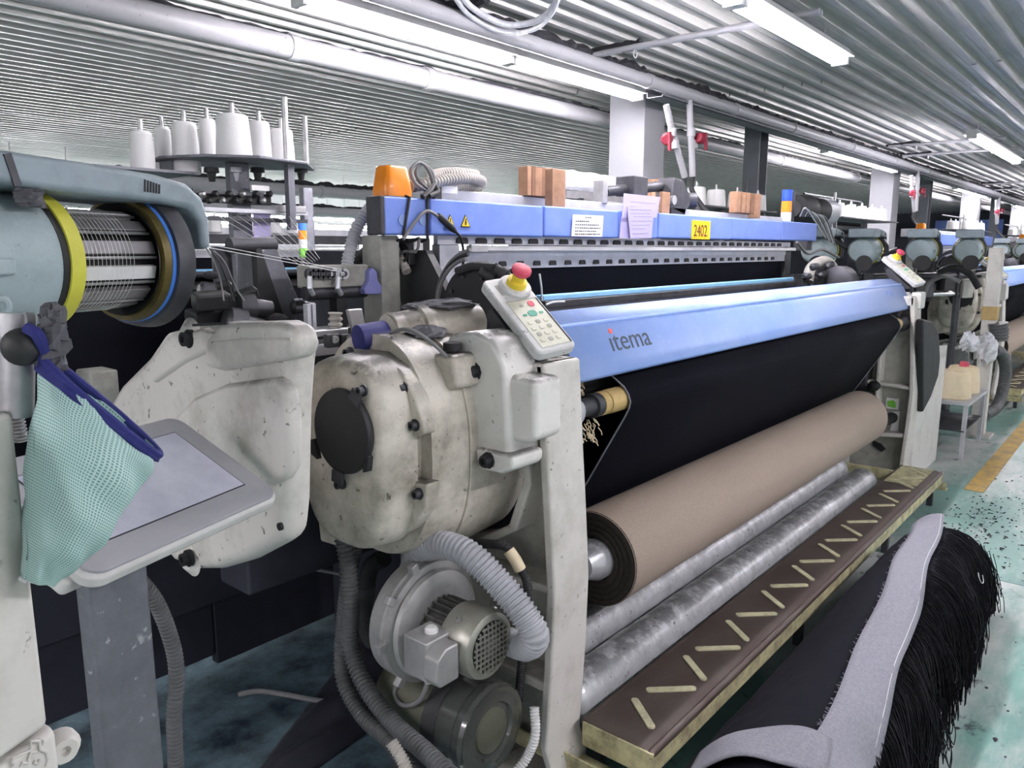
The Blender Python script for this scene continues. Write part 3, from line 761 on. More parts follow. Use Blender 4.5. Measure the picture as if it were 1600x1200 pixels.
obj('tension_rod', MB().cyl((1.68, 1.25, 0.985), (1.78, 1.25, 0.985), 0.018, n=14), 'dark_steel', loom)
obj('tension_rod', MB().cyl((1.68, 1.24, 0.94), (1.73, 1.24, 0.94), 0.014, n=14), 'dark_steel', loom)
obj('cloth_arm', MB().tube([(5.15, 1.36, 0.93), (5.12, 1.42, 0.88), (5.12, 1.45, 0.8)], 0.016, 8), 'rubber', loom)
obj('latch_arm', MB().tube([(5.16, 1.62, 0.62), (5.14, 1.42, 0.63), (5.13, 1.34, 0.635)], 0.018, 8), 'black', loom)
obj('latch_head', MB().lathe([(0, .02), (.3, .034), (.7, .034), (1, .02)], (5.14, 1.37, 0.65), (-0.02, -0.06, 0.01), 10), 'black', loom)
obj('rear_roller', MB().cyl((1.76, 1.33, 1.11), (5.1, 1.33, 1.11), 0.045, n=18), 'black', loom)
fz = MB(); rnd = random.Random(5)
for i in range(70):
    p = Vector((1.75 + rnd.random() * 0.12, 1.24 + rnd.uniform(-.01, .02), 1.02 - rnd.random() * 0.08))
    if i > 40: p = Vector((1.80 + rnd.random() * 0.04, 1.285, 1.09 + rnd.random() * 0.06))
    q = p + Vector((rnd.uniform(-.012, .012), rnd.uniform(-.02, 0), rnd.uniform(-.03, -.005)))
    fz.tube([p, p.lerp(q, .5) + Vector((0, -.005, 0)), q], 0.0016, 4)
obj('yarn_fuzz', fz, 'yarn_cream', loom, smooth=0, kind='stuff', label='pale yarn ends caught round the roller')

# ---- cloth path
wv = obj('woven_cloth', MB().loft([[(x, y, z) for y, z in [(1.30, 1.165), (1.255, 1.128), (1.225, 1.108), (1.205, 1.095), (1.19, 1.075), (1.184, 1.055), (1.188, 1.035), (1.2, 1.01), (1.33, .785), (1.42, .635), (1.5, .5)]] for x in (1.945, 2.6, 3.3, 4.1, 4.98)], closed=False), 'black_cloth', loom, solid=0.003, smooth=40)
for x in (1.943, 4.982):
    obj('cloth_edge', MB().tube([(x, y - .001, z) for y, z in [(1.255, 1.13), (1.205, 1.097), (1.19, 1.077), (1.182, 1.055), (1.186, 1.035), (1.198, 1.01), (1.33, .782), (1.42, .632)]], 0.0028, 5), 'selvage', wv)
obj('warp_sheet', MB().box((1.9, 1.44, 1.262), (5.08, 1.9, 1.272)), 'black_cloth', loom)

# ---- heald beam: blue cover boxes along the top
YB = 1.9
bz0, bz1 = 1.548, 1.668
us = [600, 672, 850, 967, 1028, 1143, 1221, 1276]
xs = [P(u, 375, Y=YB).x for u in us]
beams = []
for i in range(len(xs) - 1):
    b = obj('beam_cover', MB().box((xs[i] + .004, YB, bz0 + i * .0025), (xs[i + 1] - .004, YB + 0.07, bz1 + i * .0025)), 'blue', loom, bevel=0.008, seg=3)
    beams.append(b)
obj('beam_end', MB().box((xs[0] - .012, YB - .002, bz0), (xs[0] + .006, YB + .07, bz1)), 'dark_steel', beams[0], bevel=0.004)
for u, v in ((629, 344), (661, 344)):
    p = P(u, v, Y=YB - .001)
    obj('round_badge', MB().cyl(p, p + Vector((0, -.002, 0)), 0.018, n=20), 'faint', beams[0])
for u in (703, 727):
    p0 = P(u, 347, Y=YB - .0015)
    s = 0.024
    def tri(q): return [(p0.x - q, p0.z - q * .75), (p0.x + q, p0.z - q * .75), (p0.x, p0.z + q * 1.05)]
    sg = obj('warning_sign', MB().prism(tri(s), 'y', p0.y - .0015, p0.y + .001), 'ink', beams[1], label='black edged yellow warning triangle')
    obj('sign_face', MB().prism(tri(s * .82), 'y', p0.y - .0025, p0.y - .001), 'plate_yellow', sg)
    if u == 703: obj('sign_mark', MB().box((p0.x - .0018, p0.y - .0035, p0.z - .002), (p0.x + .0018, p0.y - .002, p0.z + .013)).box((p0.x - .0018, p0.y - .0035, p0.z - .01), (p0.x + .0018, p0.y - .002, p0.z - .006)), 'ink', sg)
    else: obj('sign_mark', MB().prism([(p0.x - .004, p0.z - .011), (p0.x + .001, p0.z - .011), (p0.x + .004, p0.z + .002), (p0.x, p0.z), (p0.x + .004, p0.z + .011), (p0.x - .001, p0.z + .012), (p0.x - .004, p0.z)], 'y', p0.y - .0035, p0.y - .002), 'ink', sg)
a, b = P(1083, 346, Y=YB - .002), P(1107, 372, Y=YB - .002)
npl = obj('number_plate', MB().box((a.x - .012, YB - .005, b.z - .008), (b.x + .012, YB + .001, a.z + .006)), 'plate_yellow', beams[4], bevel=0.002, label='yellow number plate reading 2402')
text('plate_number', '2402', 'plate_text', (a.x + .004, YB - .0055, b.z + .008), (1, 0, 0), (0, 0, 1), 0.085, npl, sx=(b.x - a.x - .012) / 0.19, depth=0.0008)
# top rail, heald frame rails
obj('top_rail', MB().box((1.95, 2.06, 1.64), (5.45, 2.2, 1.722)), 'alu', loom, bevel=0.006)
obj('top_rail', MB().box((1.72, 2.02, 1.56), (5.45, 2.06, 1.655)), 'dark_steel', loom, bevel=0.004)
x0r, x1r = P(692, 400, Y=1.93).x, P(1240, 395, Y=1.93).x
gr = obj('guard_rail', MB().box((x0r, 1.955, 1.52), (x1r, 1.975, 1.552)), 'alu', loom)
rnd = random.Random(2)
sm = None
def slots(par, x0, x1, n, y, z, w, h):
    global sm
    mb = MB().prism([(-w / 2, -h / 2), (w / 2, -h / 2), (w / 2, h * .1), (w * .36, h / 2), (-w * .36, h / 2), (-w / 2, h * .1)], 'y', -.004, .004)
    first = None
    for i in range(n):
        if first is None:
            o = obj('slot', mb, 'black', par, smooth=0); first = o; base = Vector(o.location)
        else:
            o = bpy.data.objects.new('slot', first.data); COL.objects.link(o); o.parent = par
        o.location = Vector((x0 + (x1 - x0) * i / (n - 1), y, z))
slots(gr, x0r + .12, x1r - .2, 30, 1.953, 1.535, .058, .02)
tr = obj('tube_rail', MB().box((P(735, 390, Y=1.92).x, 1.915, 1.496), (P(1243, 388, Y=1.92).x, 1.945, 1.517)), 'white_plastic', loom, bevel=0.005)
obj('rail_joint', MB().box((2.03, 1.905, 1.492), (2.12, 1.92, 1.52)), 'steel', tr, bevel=0.003)
hp = obj('heald_rail', MB().prism([(1.95, 1.43), (1.965, 1.43), (1.968, 1.465), (1.955, 1.475), (1.955, 1.50), (1.945, 1.5), (1.945, 1.475), (1.95, 1.465)], 'x', x0r + .1, x1r - .1), 'alu', loom)
obj('heald_rail_end', MB().box((x0r, 1.945, 1.36), (x0r + .1, 1.985, 1.52)), 'alu', hp, bevel=0.004)
obj('heald_rail_end', MB().box((x1r - .1, 1.945, 1.30), (x1r, 1.985, 1.52)), 'dark_steel', hp, bevel=0.004)
slots(hp, P(755, 412, Y=1.95).x, P(1207, 400, Y=1.95).x, 27, 1.9475, 1.449, .042, .019)
obj('heald_sheet', MB().box((x0r + .05, 1.972, 1.2), (x1r - .08, 1.99, 1.44)), 'black_cloth', loom)
obj('reed_cap', MB().box((P(840, 470, Y=1.9).x, 1.87, 1.302), (P(1234, 430, Y=1.9).x, 1.91, 1.325)), 'light_bar', loom, bevel=0.005)
obj('reed_bar', MB().box((P(840, 470, Y=1.9).x, 1.86, 1.27), (P(1234, 430, Y=1.9).x, 1.91, 1.302)), 'dark_steel', loom, bevel=0.005)
# rear posts and inner bodies
obj('rear_post', MB().box((1.66, 1.96, 1.18), (1.74, 2.06, 1.548)).box((1.65, 1.94, 1.14), (1.77, 2.08, 1.2)), 'recess', loom, bevel=0.006)
obj('rear_post', MB().box((5.12, 1.98, 0.9), (5.24, 2.1, 1.56)), 'dark_steel', loom, bevel=0.006)
obj('rear_body', MB().box((1.88, 2.0, 0.2), (5.05, 2.7, 1.5)), 'dark_panel', loom, bevel=0.01)
obj('side_plate', MB().prism([(1.76, 1.2), (2.1, 1.2), (2.1, 1.5), (1.9, 1.5), (1.76, 1.3)], 'x', 1.80, 1.83), 'black', loom)
obj('control_box', MB().box((1.77, 1.95, 1.45), (1.87, 2.04, 1.54)), 'black', loom, bevel=0.004)
obj('white_tag', MB().box((1.79, 1.944, 1.49), (1.83, 1.95, 1.53)), 'white_plastic', loom)
for (u0, v0, u1, v1) in ((640, 308, 630, 372), (668, 308, 668, 374)):
    a, b = P(u0, v0, Y=YB - .006), P(u1, v1, Y=YB - .006)
    obj('cable_strap', MB().tube([a + Vector((0, .03, .008)), a, b, b + Vector((0, .03, -.008))], 0.005, 6), 'rubber', beams[0])
obj('plug_cable', MB().tube(cr([P(630, 374, Y=1.89), P(650, 345, Y=1.885), P(668, 330, Y=1.88), P(690, 342, Y=1.88)], 8), .006, 8), 'cable', beams[0])
obj('cable_plug', MB().lathe([(0, .008), (.2, .012), (.8, .012), (1, .007)], P(684, 336, Y=1.88), P(712, 362, Y=1.88) - P(684, 336, Y=1.88), 10), 'rubber', beams[0])
obj('plug_cable', MB().tube(cr([P(710, 360, Y=1.88), P(720, 372, Y=1.88), P(724, 395, Y=1.9), P(723, 425, Y=1.92)], 8), .005, 8), 'cable_black', beams[0])
for k, pts in enumerate([[(625, 375), (640, 390), (622, 430), (620, 480), (632, 500)], [(655, 375), (650, 392), (625, 400), (624, 470), (640, 492)], [(600, 372), (605, 380), (640, 378), (655, 372)], [(615, 375), (610, 410), (618, 450), (628, 490)]]):
    obj('hanging_cable', MB().tube(cr([P(u, v, X=1.76) for u, v in pts], 8), .005, 6), 'cable' if k % 2 else 'cable_black', loom)
obj('hanging_hose', MB().hose([P(618, 375, X=1.78), P(625, 400, X=1.77), P(636, 425, X=1.76)], .016, .01, 10), 'hose_tan', loom)
# grey body with ribs at the far end of the cloth beam
obj('end_motor', MB().lathe([(0, .05), (.1, .1), (.6, .1), (.65, .07), (1, .06)], (5.12, 1.62, 1.3), (0.25, 0, 0), 18), 'dark_steel', loom)
obj('end_body', MB().box((5.2, 1.4, .5), (5.5, 2.0, 1.22)), 'dark_steel', loom, bevel=0.02)
obj('end_panel', MB().prism([(5.37, .0), (6.1, .0), (6.12, .84), (5.85, .86), (5.37, .5)], 'y', 1.135, 1.16), 'white_cover', loom, bevel=0.006, label='smooth white end panel')
ej = MB().prism([(p.x, p.z) for p in (P(u, v, Y=1.1) for u, v in [(1440, 498), (1456, 502), (1465, 520), (1467, 560), (1464, 588), (1452, 622), (1440, 645)])], 'y', 1.09, 1.134)
obj('end_gearcase', ej, 'black', loom, bevel=0.015)
for k in range(4): obj('temple_clutter', MB().lathe([(0, .012), (.2, .024), (.8, .02), (1, .01)], P(1255 + 12 * k, 432 - (k % 2) * 14, Y=1.7), (.08, -.02, .01 * k), 10), 'dark_steel', loom)
obj('suction_arch', MB().hose([P(1262, 440, Y=1.75), P(1268, 418, Y=1.75), P(1288, 408, Y=1.75), P(1302, 420, Y=1.75), P(1304, 440, Y=1.75)], .035, .02, 12, .97), 'hose_tan', loom)
ty = P(846, 470, Y=1.55)
obj('cable_tie', MB().tube([P(847, 470, Y=1.5), P(846, 450, Y=1.5), P(843, 428, Y=1.5)], .0035, 6), 'white_plastic', loom)
obj('cable_tie', MB().tube(cr([P(853, 476, Y=1.5), P(865, 472, Y=1.5), P(882, 471, Y=1.5)], 5), .0035, 6), 'white_plastic', loom)
# slot and print on the right inner leg
st = obj('leg_sticker', MB().box((5.29, 1.225, .49), (5.3, 1.3, .56)), 'paper', leg_r, label='white sticker with a green print')
obj('sticker_print', MB().prism([(1.24, .5), (1.29, .505), (1.295, .54), (1.26, .55), (1.24, .53)], 'x', 5.287, 5.291), 'green', st)
obj('torn_label', MB().prism([(1.215, .33), (1.265, .34), (1.255, .4), (1.27, .47), (1.215, .48)], 'x', 5.29, 5.3), 'paper', leg_r)
obj('roll_socket', MB().lathe([(0, .03), (.1, .036), (.9, .036), (1, .03)], (5.08, 1.27, .44), (0.2, -.02, 0), 14), 'black', leg_r)
obj('leg_slot', MB().prism([(1.3, .2), (1.36, .235), (1.36, .265), (1.31, .25), (1.28, .22)], 'x', 5.28, 5.302), 'black', leg_r)

# ---- cloth roll on its own shaft
RX0, RX1, RY, RZ, RR = 1.9, 4.62, 1.27, 0.55, 0.152
roll = thing('cloth_roll', 'big roll of beige-backed denim cloth wound on a silver core tube', 'fabric roll', (RX0, RY, RZ))
obj('wound_cloth', MB().lathe([(0, RR - .003), (.002, RR), (.998, RR), (1, RR - .003)], (RX0, RY, RZ), (RX1 - RX0, 0, 0), 64, cap=False), 'beige_cloth', roll)
for x, s in ((RX0, 1), (RX1, -1)):
    for k in range(9):
        r0, r1 = .07 + k * .0091, .07 + k * .0091 + .0068
        obj('cloth_layer', MB().ring((x - s * (.002 if k % 2 else -.002), RY, RZ), (s * .03, 0, 0), r0, r1 + .002, 48), 'roll_end', roll)
obj('core_tube', MB().lathe([(0, .04), (.01, .055), (.02, .066), (.98, .066), (1, .055)], (RX0 - .07, RY, RZ), (RX1 - RX0 + .14, 0, 0), 32), 'foil', roll)
obj('core_shaft', MB().cyl((1.66, RY, RZ), (4.85, RY, RZ), .03, n=16), 'steel', roll)

for lab, y, z, x0, x1, r in (('dull silver wrapped cloth tube lying nearest the step', 1.235, .165, 1.5, 4.65, .078), ('dull silver wrapped cloth tube lying behind the nearer one', 1.42, .19, 1.55, 4.72, .08)):
    t = thing('cloth_tube', lab, 'tube', (x0, y, z), 'silver tubes on the floor')
    obj('tube_wrap', MB().loft([[(x, y + r * (1 + random.uniform(-.03, .03)) * math.cos(a), z + r * (1 + random.uniform(-.03, .03)) * math.sin(a)) for a in [i * PI / 14 for i in range(28)]] for x in [x0 + .19 + (x1 - x0 - .19) * k / 60 for k in range(61)]]), 'foil', t, smooth=180)
    obj('tube_end', MB().cyl((x1 - .01, y, z), (x1 + .02, y, z), r * .9, n=24), 'steel', t)
    for xx in (2.2, 4.2): obj('tube_cradle', MB().prism([(y - .07, 0), (y + .07, 0), (y + .05, z - r + .012), (y - .05, z - r + .012)], 'x', xx, xx + .06), 'dark_steel', t)

# ================================================================== THINGS ON AND ROUND THE MAIN LOOM
class OB(MB):
    """mesh builder in its own axes: local (x, y, z) -> o + ax x + ay y + az z"""
    def __init__(self, o, ax, ay):
        super().__init__()
        self.o = Vector(o); self.ax = Vector(ax).normalized(); ay = Vector(ay); self.ay = (ay - self.ax * ay.dot(self.ax)).normalized(); self.az = self.ax.cross(self.ay)
    def add(self, vs, fs):
        return super().add([self.o + self.ax * p[0] + self.ay * p[1] + self.az * p[2] for p in vs], fs)

def rrect(w, h, r, n=5):
    out = []
    for cx, cy, a0 in ((w - r, r, -PI / 2), (w - r, h - r, 0), (r, h - r, PI / 2), (r, r, PI)):
        for i in range(n + 1):
            a = a0 + PI / 2 * i / n
            out.append((cx + r * math.cos(a), cy + r * math.sin(a)))
    return out

def keypad(o, ax, ay, w, h, label, detail=True):
    t = thing('control_keypad', label, 'control panel', o)
    T = lambda: OB(o, ax, ay)
    obj('shell', T().prism(rrect(w, h, .018), 'z', -.03, 0), 'keypad', t, bevel=.007, seg=3)
    obj('mount', T().box((w * .25, h * .15, -.07), (w * .75, h * .85, -.028)), 'dark_steel', t, bevel=.004)
    obj('collar', T().lathe([(0, w * .36), (.7, w * .35), (1, w * .3), (1, .01)], (w * .62, h * .83, -.004), (0, 0, .018), 28), 'keypad', t, smooth=30)
    es = obj('emergency_stop', T().lathe([(0, .028), (.25, .027), (.3, .017), (.62, .018), (.62, .014)], (w * .62, h * .83, .013), (0, 0, .055), 22), 'yellow', t, label='yellow emergency stop base with a red push cap')
    obj('push_cap', T().lathe([(0, .017), (.1, .02), (.5, .027), (.85, .026), (1, .019), (1, .001)], (w * .62, h * .83, .046), (0, 0, .024), 24), 'red', es, smooth=30)
    fc = obj('key_face', T().box((w * .17, h * .06, -.001), (w * .9, h * .66, .0012)), 'keypad_face', t)
    obj('face_edge', T().box((w * .9, h * .06, -.001), (w * .935, h * .66, .002)), 'ink', t)
    obj('face_edge', T().box((w * .17, h * .655, -.001), (w * .935, h * .668, .002)), 'grey_key', t)
    if detail:
        def key(x, y, sx, sy, m): obj('key', T().prism([(w * x + a * .001, h * y + b * .001) for a, b in rrect(sx, sy, min(sx, sy) * .35, 3)], 'z', .0008, .0028), m, fc)
        key(.62, .56, 18, 20, 'red'); key(.4, .575, 11, 8, 'grey_key'); key(.24, .56, 12, 12, 'teal_key') if False else None
        key(.3, .455, 12, 7, 'teal_key'); key(.45, .44, 26, 20, 'teal_key'); key(.72, .455, 12, 7, 'teal_key')
        for r_ in range(4):
            for c_ in range(3):
                key(.26 + .2 * c_ + .02 * (r_ % 2), .12 + .075 * r_, 13, 12, 'grey_key' if (r_ + c_) % 3 == 1 else 'keypad_face')
        obj('label_plate', T().box((w * .2, h * .76, -.001), (w * .36, h * .9, .001)), 'grey_key', t)
    return t
keypad((1.478, 1.162, 1.247), (.125, -.03, .014), (-.004, .225, .165), .127, .285, 'grey tilted keypad with red and yellow emergency stop on the front leg')
obj('bracket', MB().prism([(1.2, 1.22), (1.3, 1.22), (1.36, 1.33), (1.34, 1.35)], 'x', 1.5, 1.56), 'dark_steel', bpy.data.objects['control_keypad'])

# ---- suction blower below the gear housing: axis along -Y
BX, BZ = 1.275, 0.56
bl = thing('suction_blower', 'cast aluminium side-channel blower with finned motor and mesh fan guard', 'blower', (BX, 1.3, BZ))
obj('volute', MB().lathe([(0, .11), (0, .13), (.12, .148), (.2, .155), (.62, .157), (.72, .15), (.74, .157), (.84, .157), (.86, .14), (1, .115), (1, .06)], (BX, 1.43, BZ), (0, -.1, 0), 48), 'blower', bl, smooth=30)
vol = [c for c in bl.children][0]
obj('outer_channel', MB().lathe([(0, .135), (.3, .142), (.7, .138), (1, .12), (1, .1)], (BX, 1.345, BZ), (0, -.03, 0), 40), 'blower', vol, smooth=30)
for a in (2.5, 3.2, 1.9, 4.0, 5.0):
    c, s = math.cos(a), math.sin(a)
    obj('lug', MB().obox((BX + .163 * c, 1.355, BZ + .163 * s), (.03, .02, .022), (c, 0, s), (0, 1, 0)), 'blower', vol, bevel=.003)
obj('outlet_neck', MB().cyl((BX + .06, 1.4, BZ + .1), (BX + .06, 1.4, BZ + .19), .036, n=18), 'blower', vol)
mt = obj('motor_body', MB().cyl((BX, 1.345, BZ), (BX, 1.19, BZ), .066, n=32), 'blower_dark', bl)
for k in range(26):
    a = 2 * PI * k / 26; c, s = math.cos(a), math.sin(a)
    obj('fin', MB().obox((BX + .072 * c, 1.27, BZ + .072 * s), (.014, .13, .0035), (c, 0, s), (0, 1, 0)), 'blower_dark', mt)
cw = obj('fan_cowl', MB().lathe([(0, .078), (.02, .082), (.1, .086), (.8, .086), (.95, .081), (1, .072), (1.0, .064), (.9, .062), (.1, .07)], (BX, 1.245, BZ), (0, -.1, 0), 40, cap=False), 'motor', bl, smooth=30)
obj('fan', MB().cyl((BX, 1.16, BZ), (BX, 1.155, BZ), .062, n=28), 'black', cw)
obj('fan_hub', MB().lathe([(0, .034), (.6, .034), (1, .028), (1, .001)], (BX, 1.155, BZ), (0, -.012, 0), 24), 'post_steel', cw)
for k in range(-4, 5):
    q = k * .0136; h = math.sqrt(max(.064 ** 2 - q * q, 0))
    obj('guard_wire', MB().box((BX + q - .0018, 1.139, BZ - h), (BX + q + .0018, 1.143, BZ + h)), 'motor', cw)
    obj('guard_wire', MB().box((BX - h, 1.138, BZ + q - .0018), (BX + h, 1.142, BZ + q + .0018)), 'motor', cw)
for a in (.6, 2.2, 3.8, 5.3):
    obj('cowl_screw', bolt(MB(), (BX + .087 * math.cos(a), 1.2, BZ + .087 * math.sin(a)), (math.cos(a), 0, math.sin(a)), .006, .01), 'steel', cw)
tbx = obj('terminal_box', MB().box((BX - .15, 1.21, BZ - .055), (BX - .06, 1.29, BZ + .045)), 'blower', bl, bevel=.005)
obj('terminal_lid', MB().prism([(BX - .15, BZ - .05), (BX - .088, BZ - .05), (BX - .088, BZ + .04), (BX - .13, BZ + .04), (BX - .158, BZ + .02), (BX - .165, BZ - .03)], 'y', 1.165, 1.212), 'blower', tbx, bevel=.006)
obj('gland_cap', MB().lathe([(0, .016), (.6, .016), (1, .011), (1, .001)], (BX - .1, 1.245, BZ + .045), (0, 0, .014), 16), 'white_plastic', tbx)
obj('terminal_gland', MB().cyl((BX - .105, 1.25, BZ - .055), (BX - .105, 1.25, BZ - .085), .012, n=12), 'blower', tbx)
for zz in (-.045, .035): obj('lid_screw', bolt(MB(), (BX - .075, 1.212, BZ + zz), (0, -1, 0), .004, .006), 'steel', tbx)

# ---- waste collector tank with glass bowl, axis along -Y
TZ = .315
tk = thing('waste_collector', 'olive filter tank with a smoked clear bowl standing on the floor', 'filter', (1.3, 1.3, 0))
obj('tank_body', MB().lathe([(0, .08), (.04, .105), (.9, .112), (1, .112)], (1.3, 1.5, TZ), (0, -.2, 0), 40), 'tank', tk, smooth=30)
obj('tank_band', MB().hoop([(0, .112), (0, .12), (1, .12), (1, .112)], (1.3, 1.3, TZ), (0, -.045, 0), 40), 'rubber', tk, smooth=30)
bw = obj('bowl', MB().lathe([(0, .116), (.6, .114), (.66, .118), (.86, .118), (.96, .112), (1, .1), (1.0, .075), (.92, .07), (.9, .001)], (1.3, 1.26, TZ), (0, -.1, 0), 48), 'smoke_glass', tk, smooth=30, label='smoked see-through collector bowl')
obj('bowl_ring', MB().ring((1.3, 1.172, TZ), (0, -.012, 0), .099, .112, 48), 'smoke_glass', bw)
obj('bowl_step', MB().lathe([(0, .06), (.5, .056), (1, .03), (1, .001)], (1.3, 1.17, TZ), (0, -.015, 0), 32), 'tank', bw)
obj('band_latch', MB().obox((1.2, 1.19, TZ - .05), (.012, .05, .03), (1, 0, .4), (0, 1, 0)), 'steel', tk, bevel=.003)
obj('band_latch', MB().obox((1.4, 1.19, TZ + .05), (.012, .05, .03), (1, 0, .4), (0, 1, 0)), 'dark_steel', tk, bevel=.003)
obj('tank_foot', MB().box((1.22, 1.32, 0), (1.25, 1.46, TZ - .09)), 'dark_steel', tk); obj('tank_foot', MB().box((1.35, 1.32, 0), (1.38, 1.46, TZ - .09)), 'dark_steel', tk)

def hose_thing(label, pts, r, m, pitch=.012, depth=.84, name='corrugated_hose', group=None, n=12):
    o = obj(name, MB().hose(pts, r, pitch, n, depth), m, None)
    return tag(o, label, 'hose', group)
hose_thing('thick light grey corrugated hose looping over the blower motor', [P(640, 905, X=1.3), P(656, 862, X=1.29), P(690, 851, X=1.29), P(735, 868, X=1.3), P(785, 918, X=1.32), P(822, 965, X=1.33), P(836, 995, X=1.34), P(822, 1010, X=1.36), P(798, 1003, X=1.38)], .036, 'hose_grey', .0125, .88)
hose_thing('dark ribbed hose dropping from the gear housing, nearer of the pair', [P(536, 842, X=1.16), P(543, 880, X=1.16), P(548, 950, X=1.16), P(548, 1010, X=1.16), P(570, 1070, X=1.15), P(615, 1130, X=1.14), P(668, 1178, X=1.12), P(720, 1230, X=1.1)], .0235, 'hose_dark', .0115, .84, group='dark hoses under the gear housing')
hose_thing('dark ribbed hose running behind the nearer one beside the blower', [P(556, 850, X=1.24), P(545, 900, X=1.24), P(536, 980, X=1.22), P(536, 1060, X=1.2), P(566, 1118, X=1.19), P(610, 1160, X=1.18), P(660, 1230, X=1.16)], .022, 'hose_dark', .0115, .84, group='dark hoses under the gear housing')
hose_thing('dark ribbed hose falling beside the tank below the blower', [P(612, 1020, X=1.42), P(616, 1080, X=1.4), P(640, 1130, X=1.36), P(700, 1180, X=1.3), P(760, 1230, X=1.26)], .024, 'hose_dark', .0115, .84, group='dark hoses under the gear housing')
hose_thing('pale ribbed hose end at the bottom below the dark hoses', [P(612, 1160, X=1.05), P(630, 1190, X=1.05), P(645, 1230, X=1.05)], .015, 'hose_tan', .008)
hose_thing('thin black ribbed conduit hanging left of the front leg', [P(735, 848, X=1.45), P(765, 850, X=1.44), P(792, 855, X=1.44), P(812, 885, X=1.45), P(824, 915, X=1.46), P(822, 960, X=1.47), P(815, 1040, X=1.48), P(810, 1095, X=1.48)], .0125, 'rubber', .008, .86)
sl_ = tag(obj('tape_sleeve', MB().tube([P(795, 860, X=1.438), P(806, 876, X=1.443), P(813, 890, X=1.449)], .016, 12), 'yarn_cream'), 'pale yellow tape wrapped round the thin black conduit', 'tape')
hose_thing('smooth black elbow hose between gear housing and blower', [P(600, 872, X=1.36), P(580, 885, X=1.36), P(572, 920, X=1.36), P(572, 975, X=1.38), P(585, 1010, X=1.4)], .026, 'rubber', .05, 1.0, 'elbow_hose')
tag(obj('hose_clamp', MB().tube([P(572, 915, X=1.36), P(572, 928, X=1.36)], .0295, 16), 'dark_steel'), 'steel band clamp round the black elbow hose', 'clamp')
hose_thing('white ribbed hose end behind the clear bowl', [P(835, 1105, X=1.42), P(836, 1150, X=1.4), P(822, 1185, X=1.38), P(800, 1215, X=1.34)], .013, 'white_plastic', .008)
tag(obj('power_cable', MB().tube(cr([P(665, 1036, X=1.215), P(668, 1065, X=1.2), P(655, 1095, X=1.19), P(630, 1102, X=1.19), P(617, 1085, X=1.2), P(625, 1065, X=1.22), P(640, 1060, X=1.25)], 8), .0065, 8), 'cable'), 'grey power cable looping under the blower terminal box', 'cable')
tag(obj('loose_cable', MB().tube(cr([P(415, 870, X=1.25), P(470, 885, X=1.3), P(535, 898, X=1.4)], 8), .005, 8), 'cable'), 'thin grey cable strung below the beige drive cover', 'cable')
tag(obj('loose_cable', MB().tube(cr([P(374, 1085, Z=.02), P(405, 1080, Z=.04), P(450, 1086, Z=.05), P(500, 1095, Z=.03), P(545, 1098, Z=.02)], 8), .009, 8), 'cable'), 'pale cable lying on the dark floor under the loom', 'cable')

# ---- step platform
SX0, SX1, SY0, SY1, SZ = 1.63, 5.03, .89, 1.115, .2
step = thing('step_platform', 'long low metal step with yellow zigzag grip strips beside the cloth tubes', 'step', (SX0, SY0, 0))
obj('tread', MB().prism([(SY0 + .012, SZ - .012), (SY0 + .03, SZ - .001), (SY0 + .05, SZ), (SY1, SZ), (SY1, SZ - .02), (SY0 + .012, SZ - .02)], 'x', SX0, SX1), 'step_top', step)
obj('nosing', MB().tube([(SX0, SY0 + .012, SZ - .012), (SX1, SY0 + .012, SZ - .012)], .012, 10), 'step_top', step)
obj('front_skirt', MB().box((SX0, SY0 + .002, SZ - .07), (SX1, SY0 + .012, SZ - .02)), 'step_edge', step)
obj('end_skirt', MB().box((SX0 - .006, SY0, SZ - .075), (SX0 + .003, SY1, SZ - .003)), 'step_edge', step, bevel=.002)
obj('end_skirt', MB().box((SX1 - .003, SY0, SZ - .06), (SX1 + .006, SY1, SZ - .003)), 'step_edge', step, bevel=.002)
obj('rear_edge', MB().box((SX0, SY1 - .004, SZ - .05), (SX1, SY1 + .004, SZ + .003)), 'step_top', step)
obj('worn_end', MB().box((SX1 - .42, SY0 + .05, SZ), (SX1 - .002, SY1 - .004, SZ + .0015)), 'step_edge', step)
for x in (1.66, 2.8, 4.0, 4.95):
    obj('leg', MB().box((x, SY0 + .03, 0), (x + .03, SY0 + .06, SZ - .02)), 'dark_steel', step)
    obj('leg', MB().box((x, SY1 - .04, 0), (x + .03, SY1 - .01, SZ - .02)), 'dark_steel', step)
for x, xx in ((1.56, 1.62), (5.05, 5.09)):
    obj('side_bracket', MB().box((x, SY0 - .02, .08), (xx + .02, 1.34, .088)).box((x, SY0 - .02, .088), (x + .008, 1.34, .13)), 'step_edge', step, bevel=.002)
obj('rear_bracket', MB().box((4.86, 1.10, .15), (4.88, 1.40, .2)), 'step_edge', step, bevel=.002)
for k in range(11):
    d = k * .3155
    for (xa, ya, xb, yb) in ((1.717, .945, 1.808, 1.06), (1.87, 1.055, 1.975, .945)):
        xa, xb = xa + d, xb + d
        if xb > SX1 - .02: continue
        dx, dy = xb - xa, yb - ya; l = math.hypot(dx, dy); c, s = dx / l, dy / l
        pl = [(xa + c * px - s * py, ya + s * px + c * py) for px, py in [(a, b - .011) for a, b in rrect(l, .022, .0105, 4)]]
        obj('grip_strip', MB().prism(pl, 'z', SZ - .001, SZ + .005), 'strip', step, smooth=0)

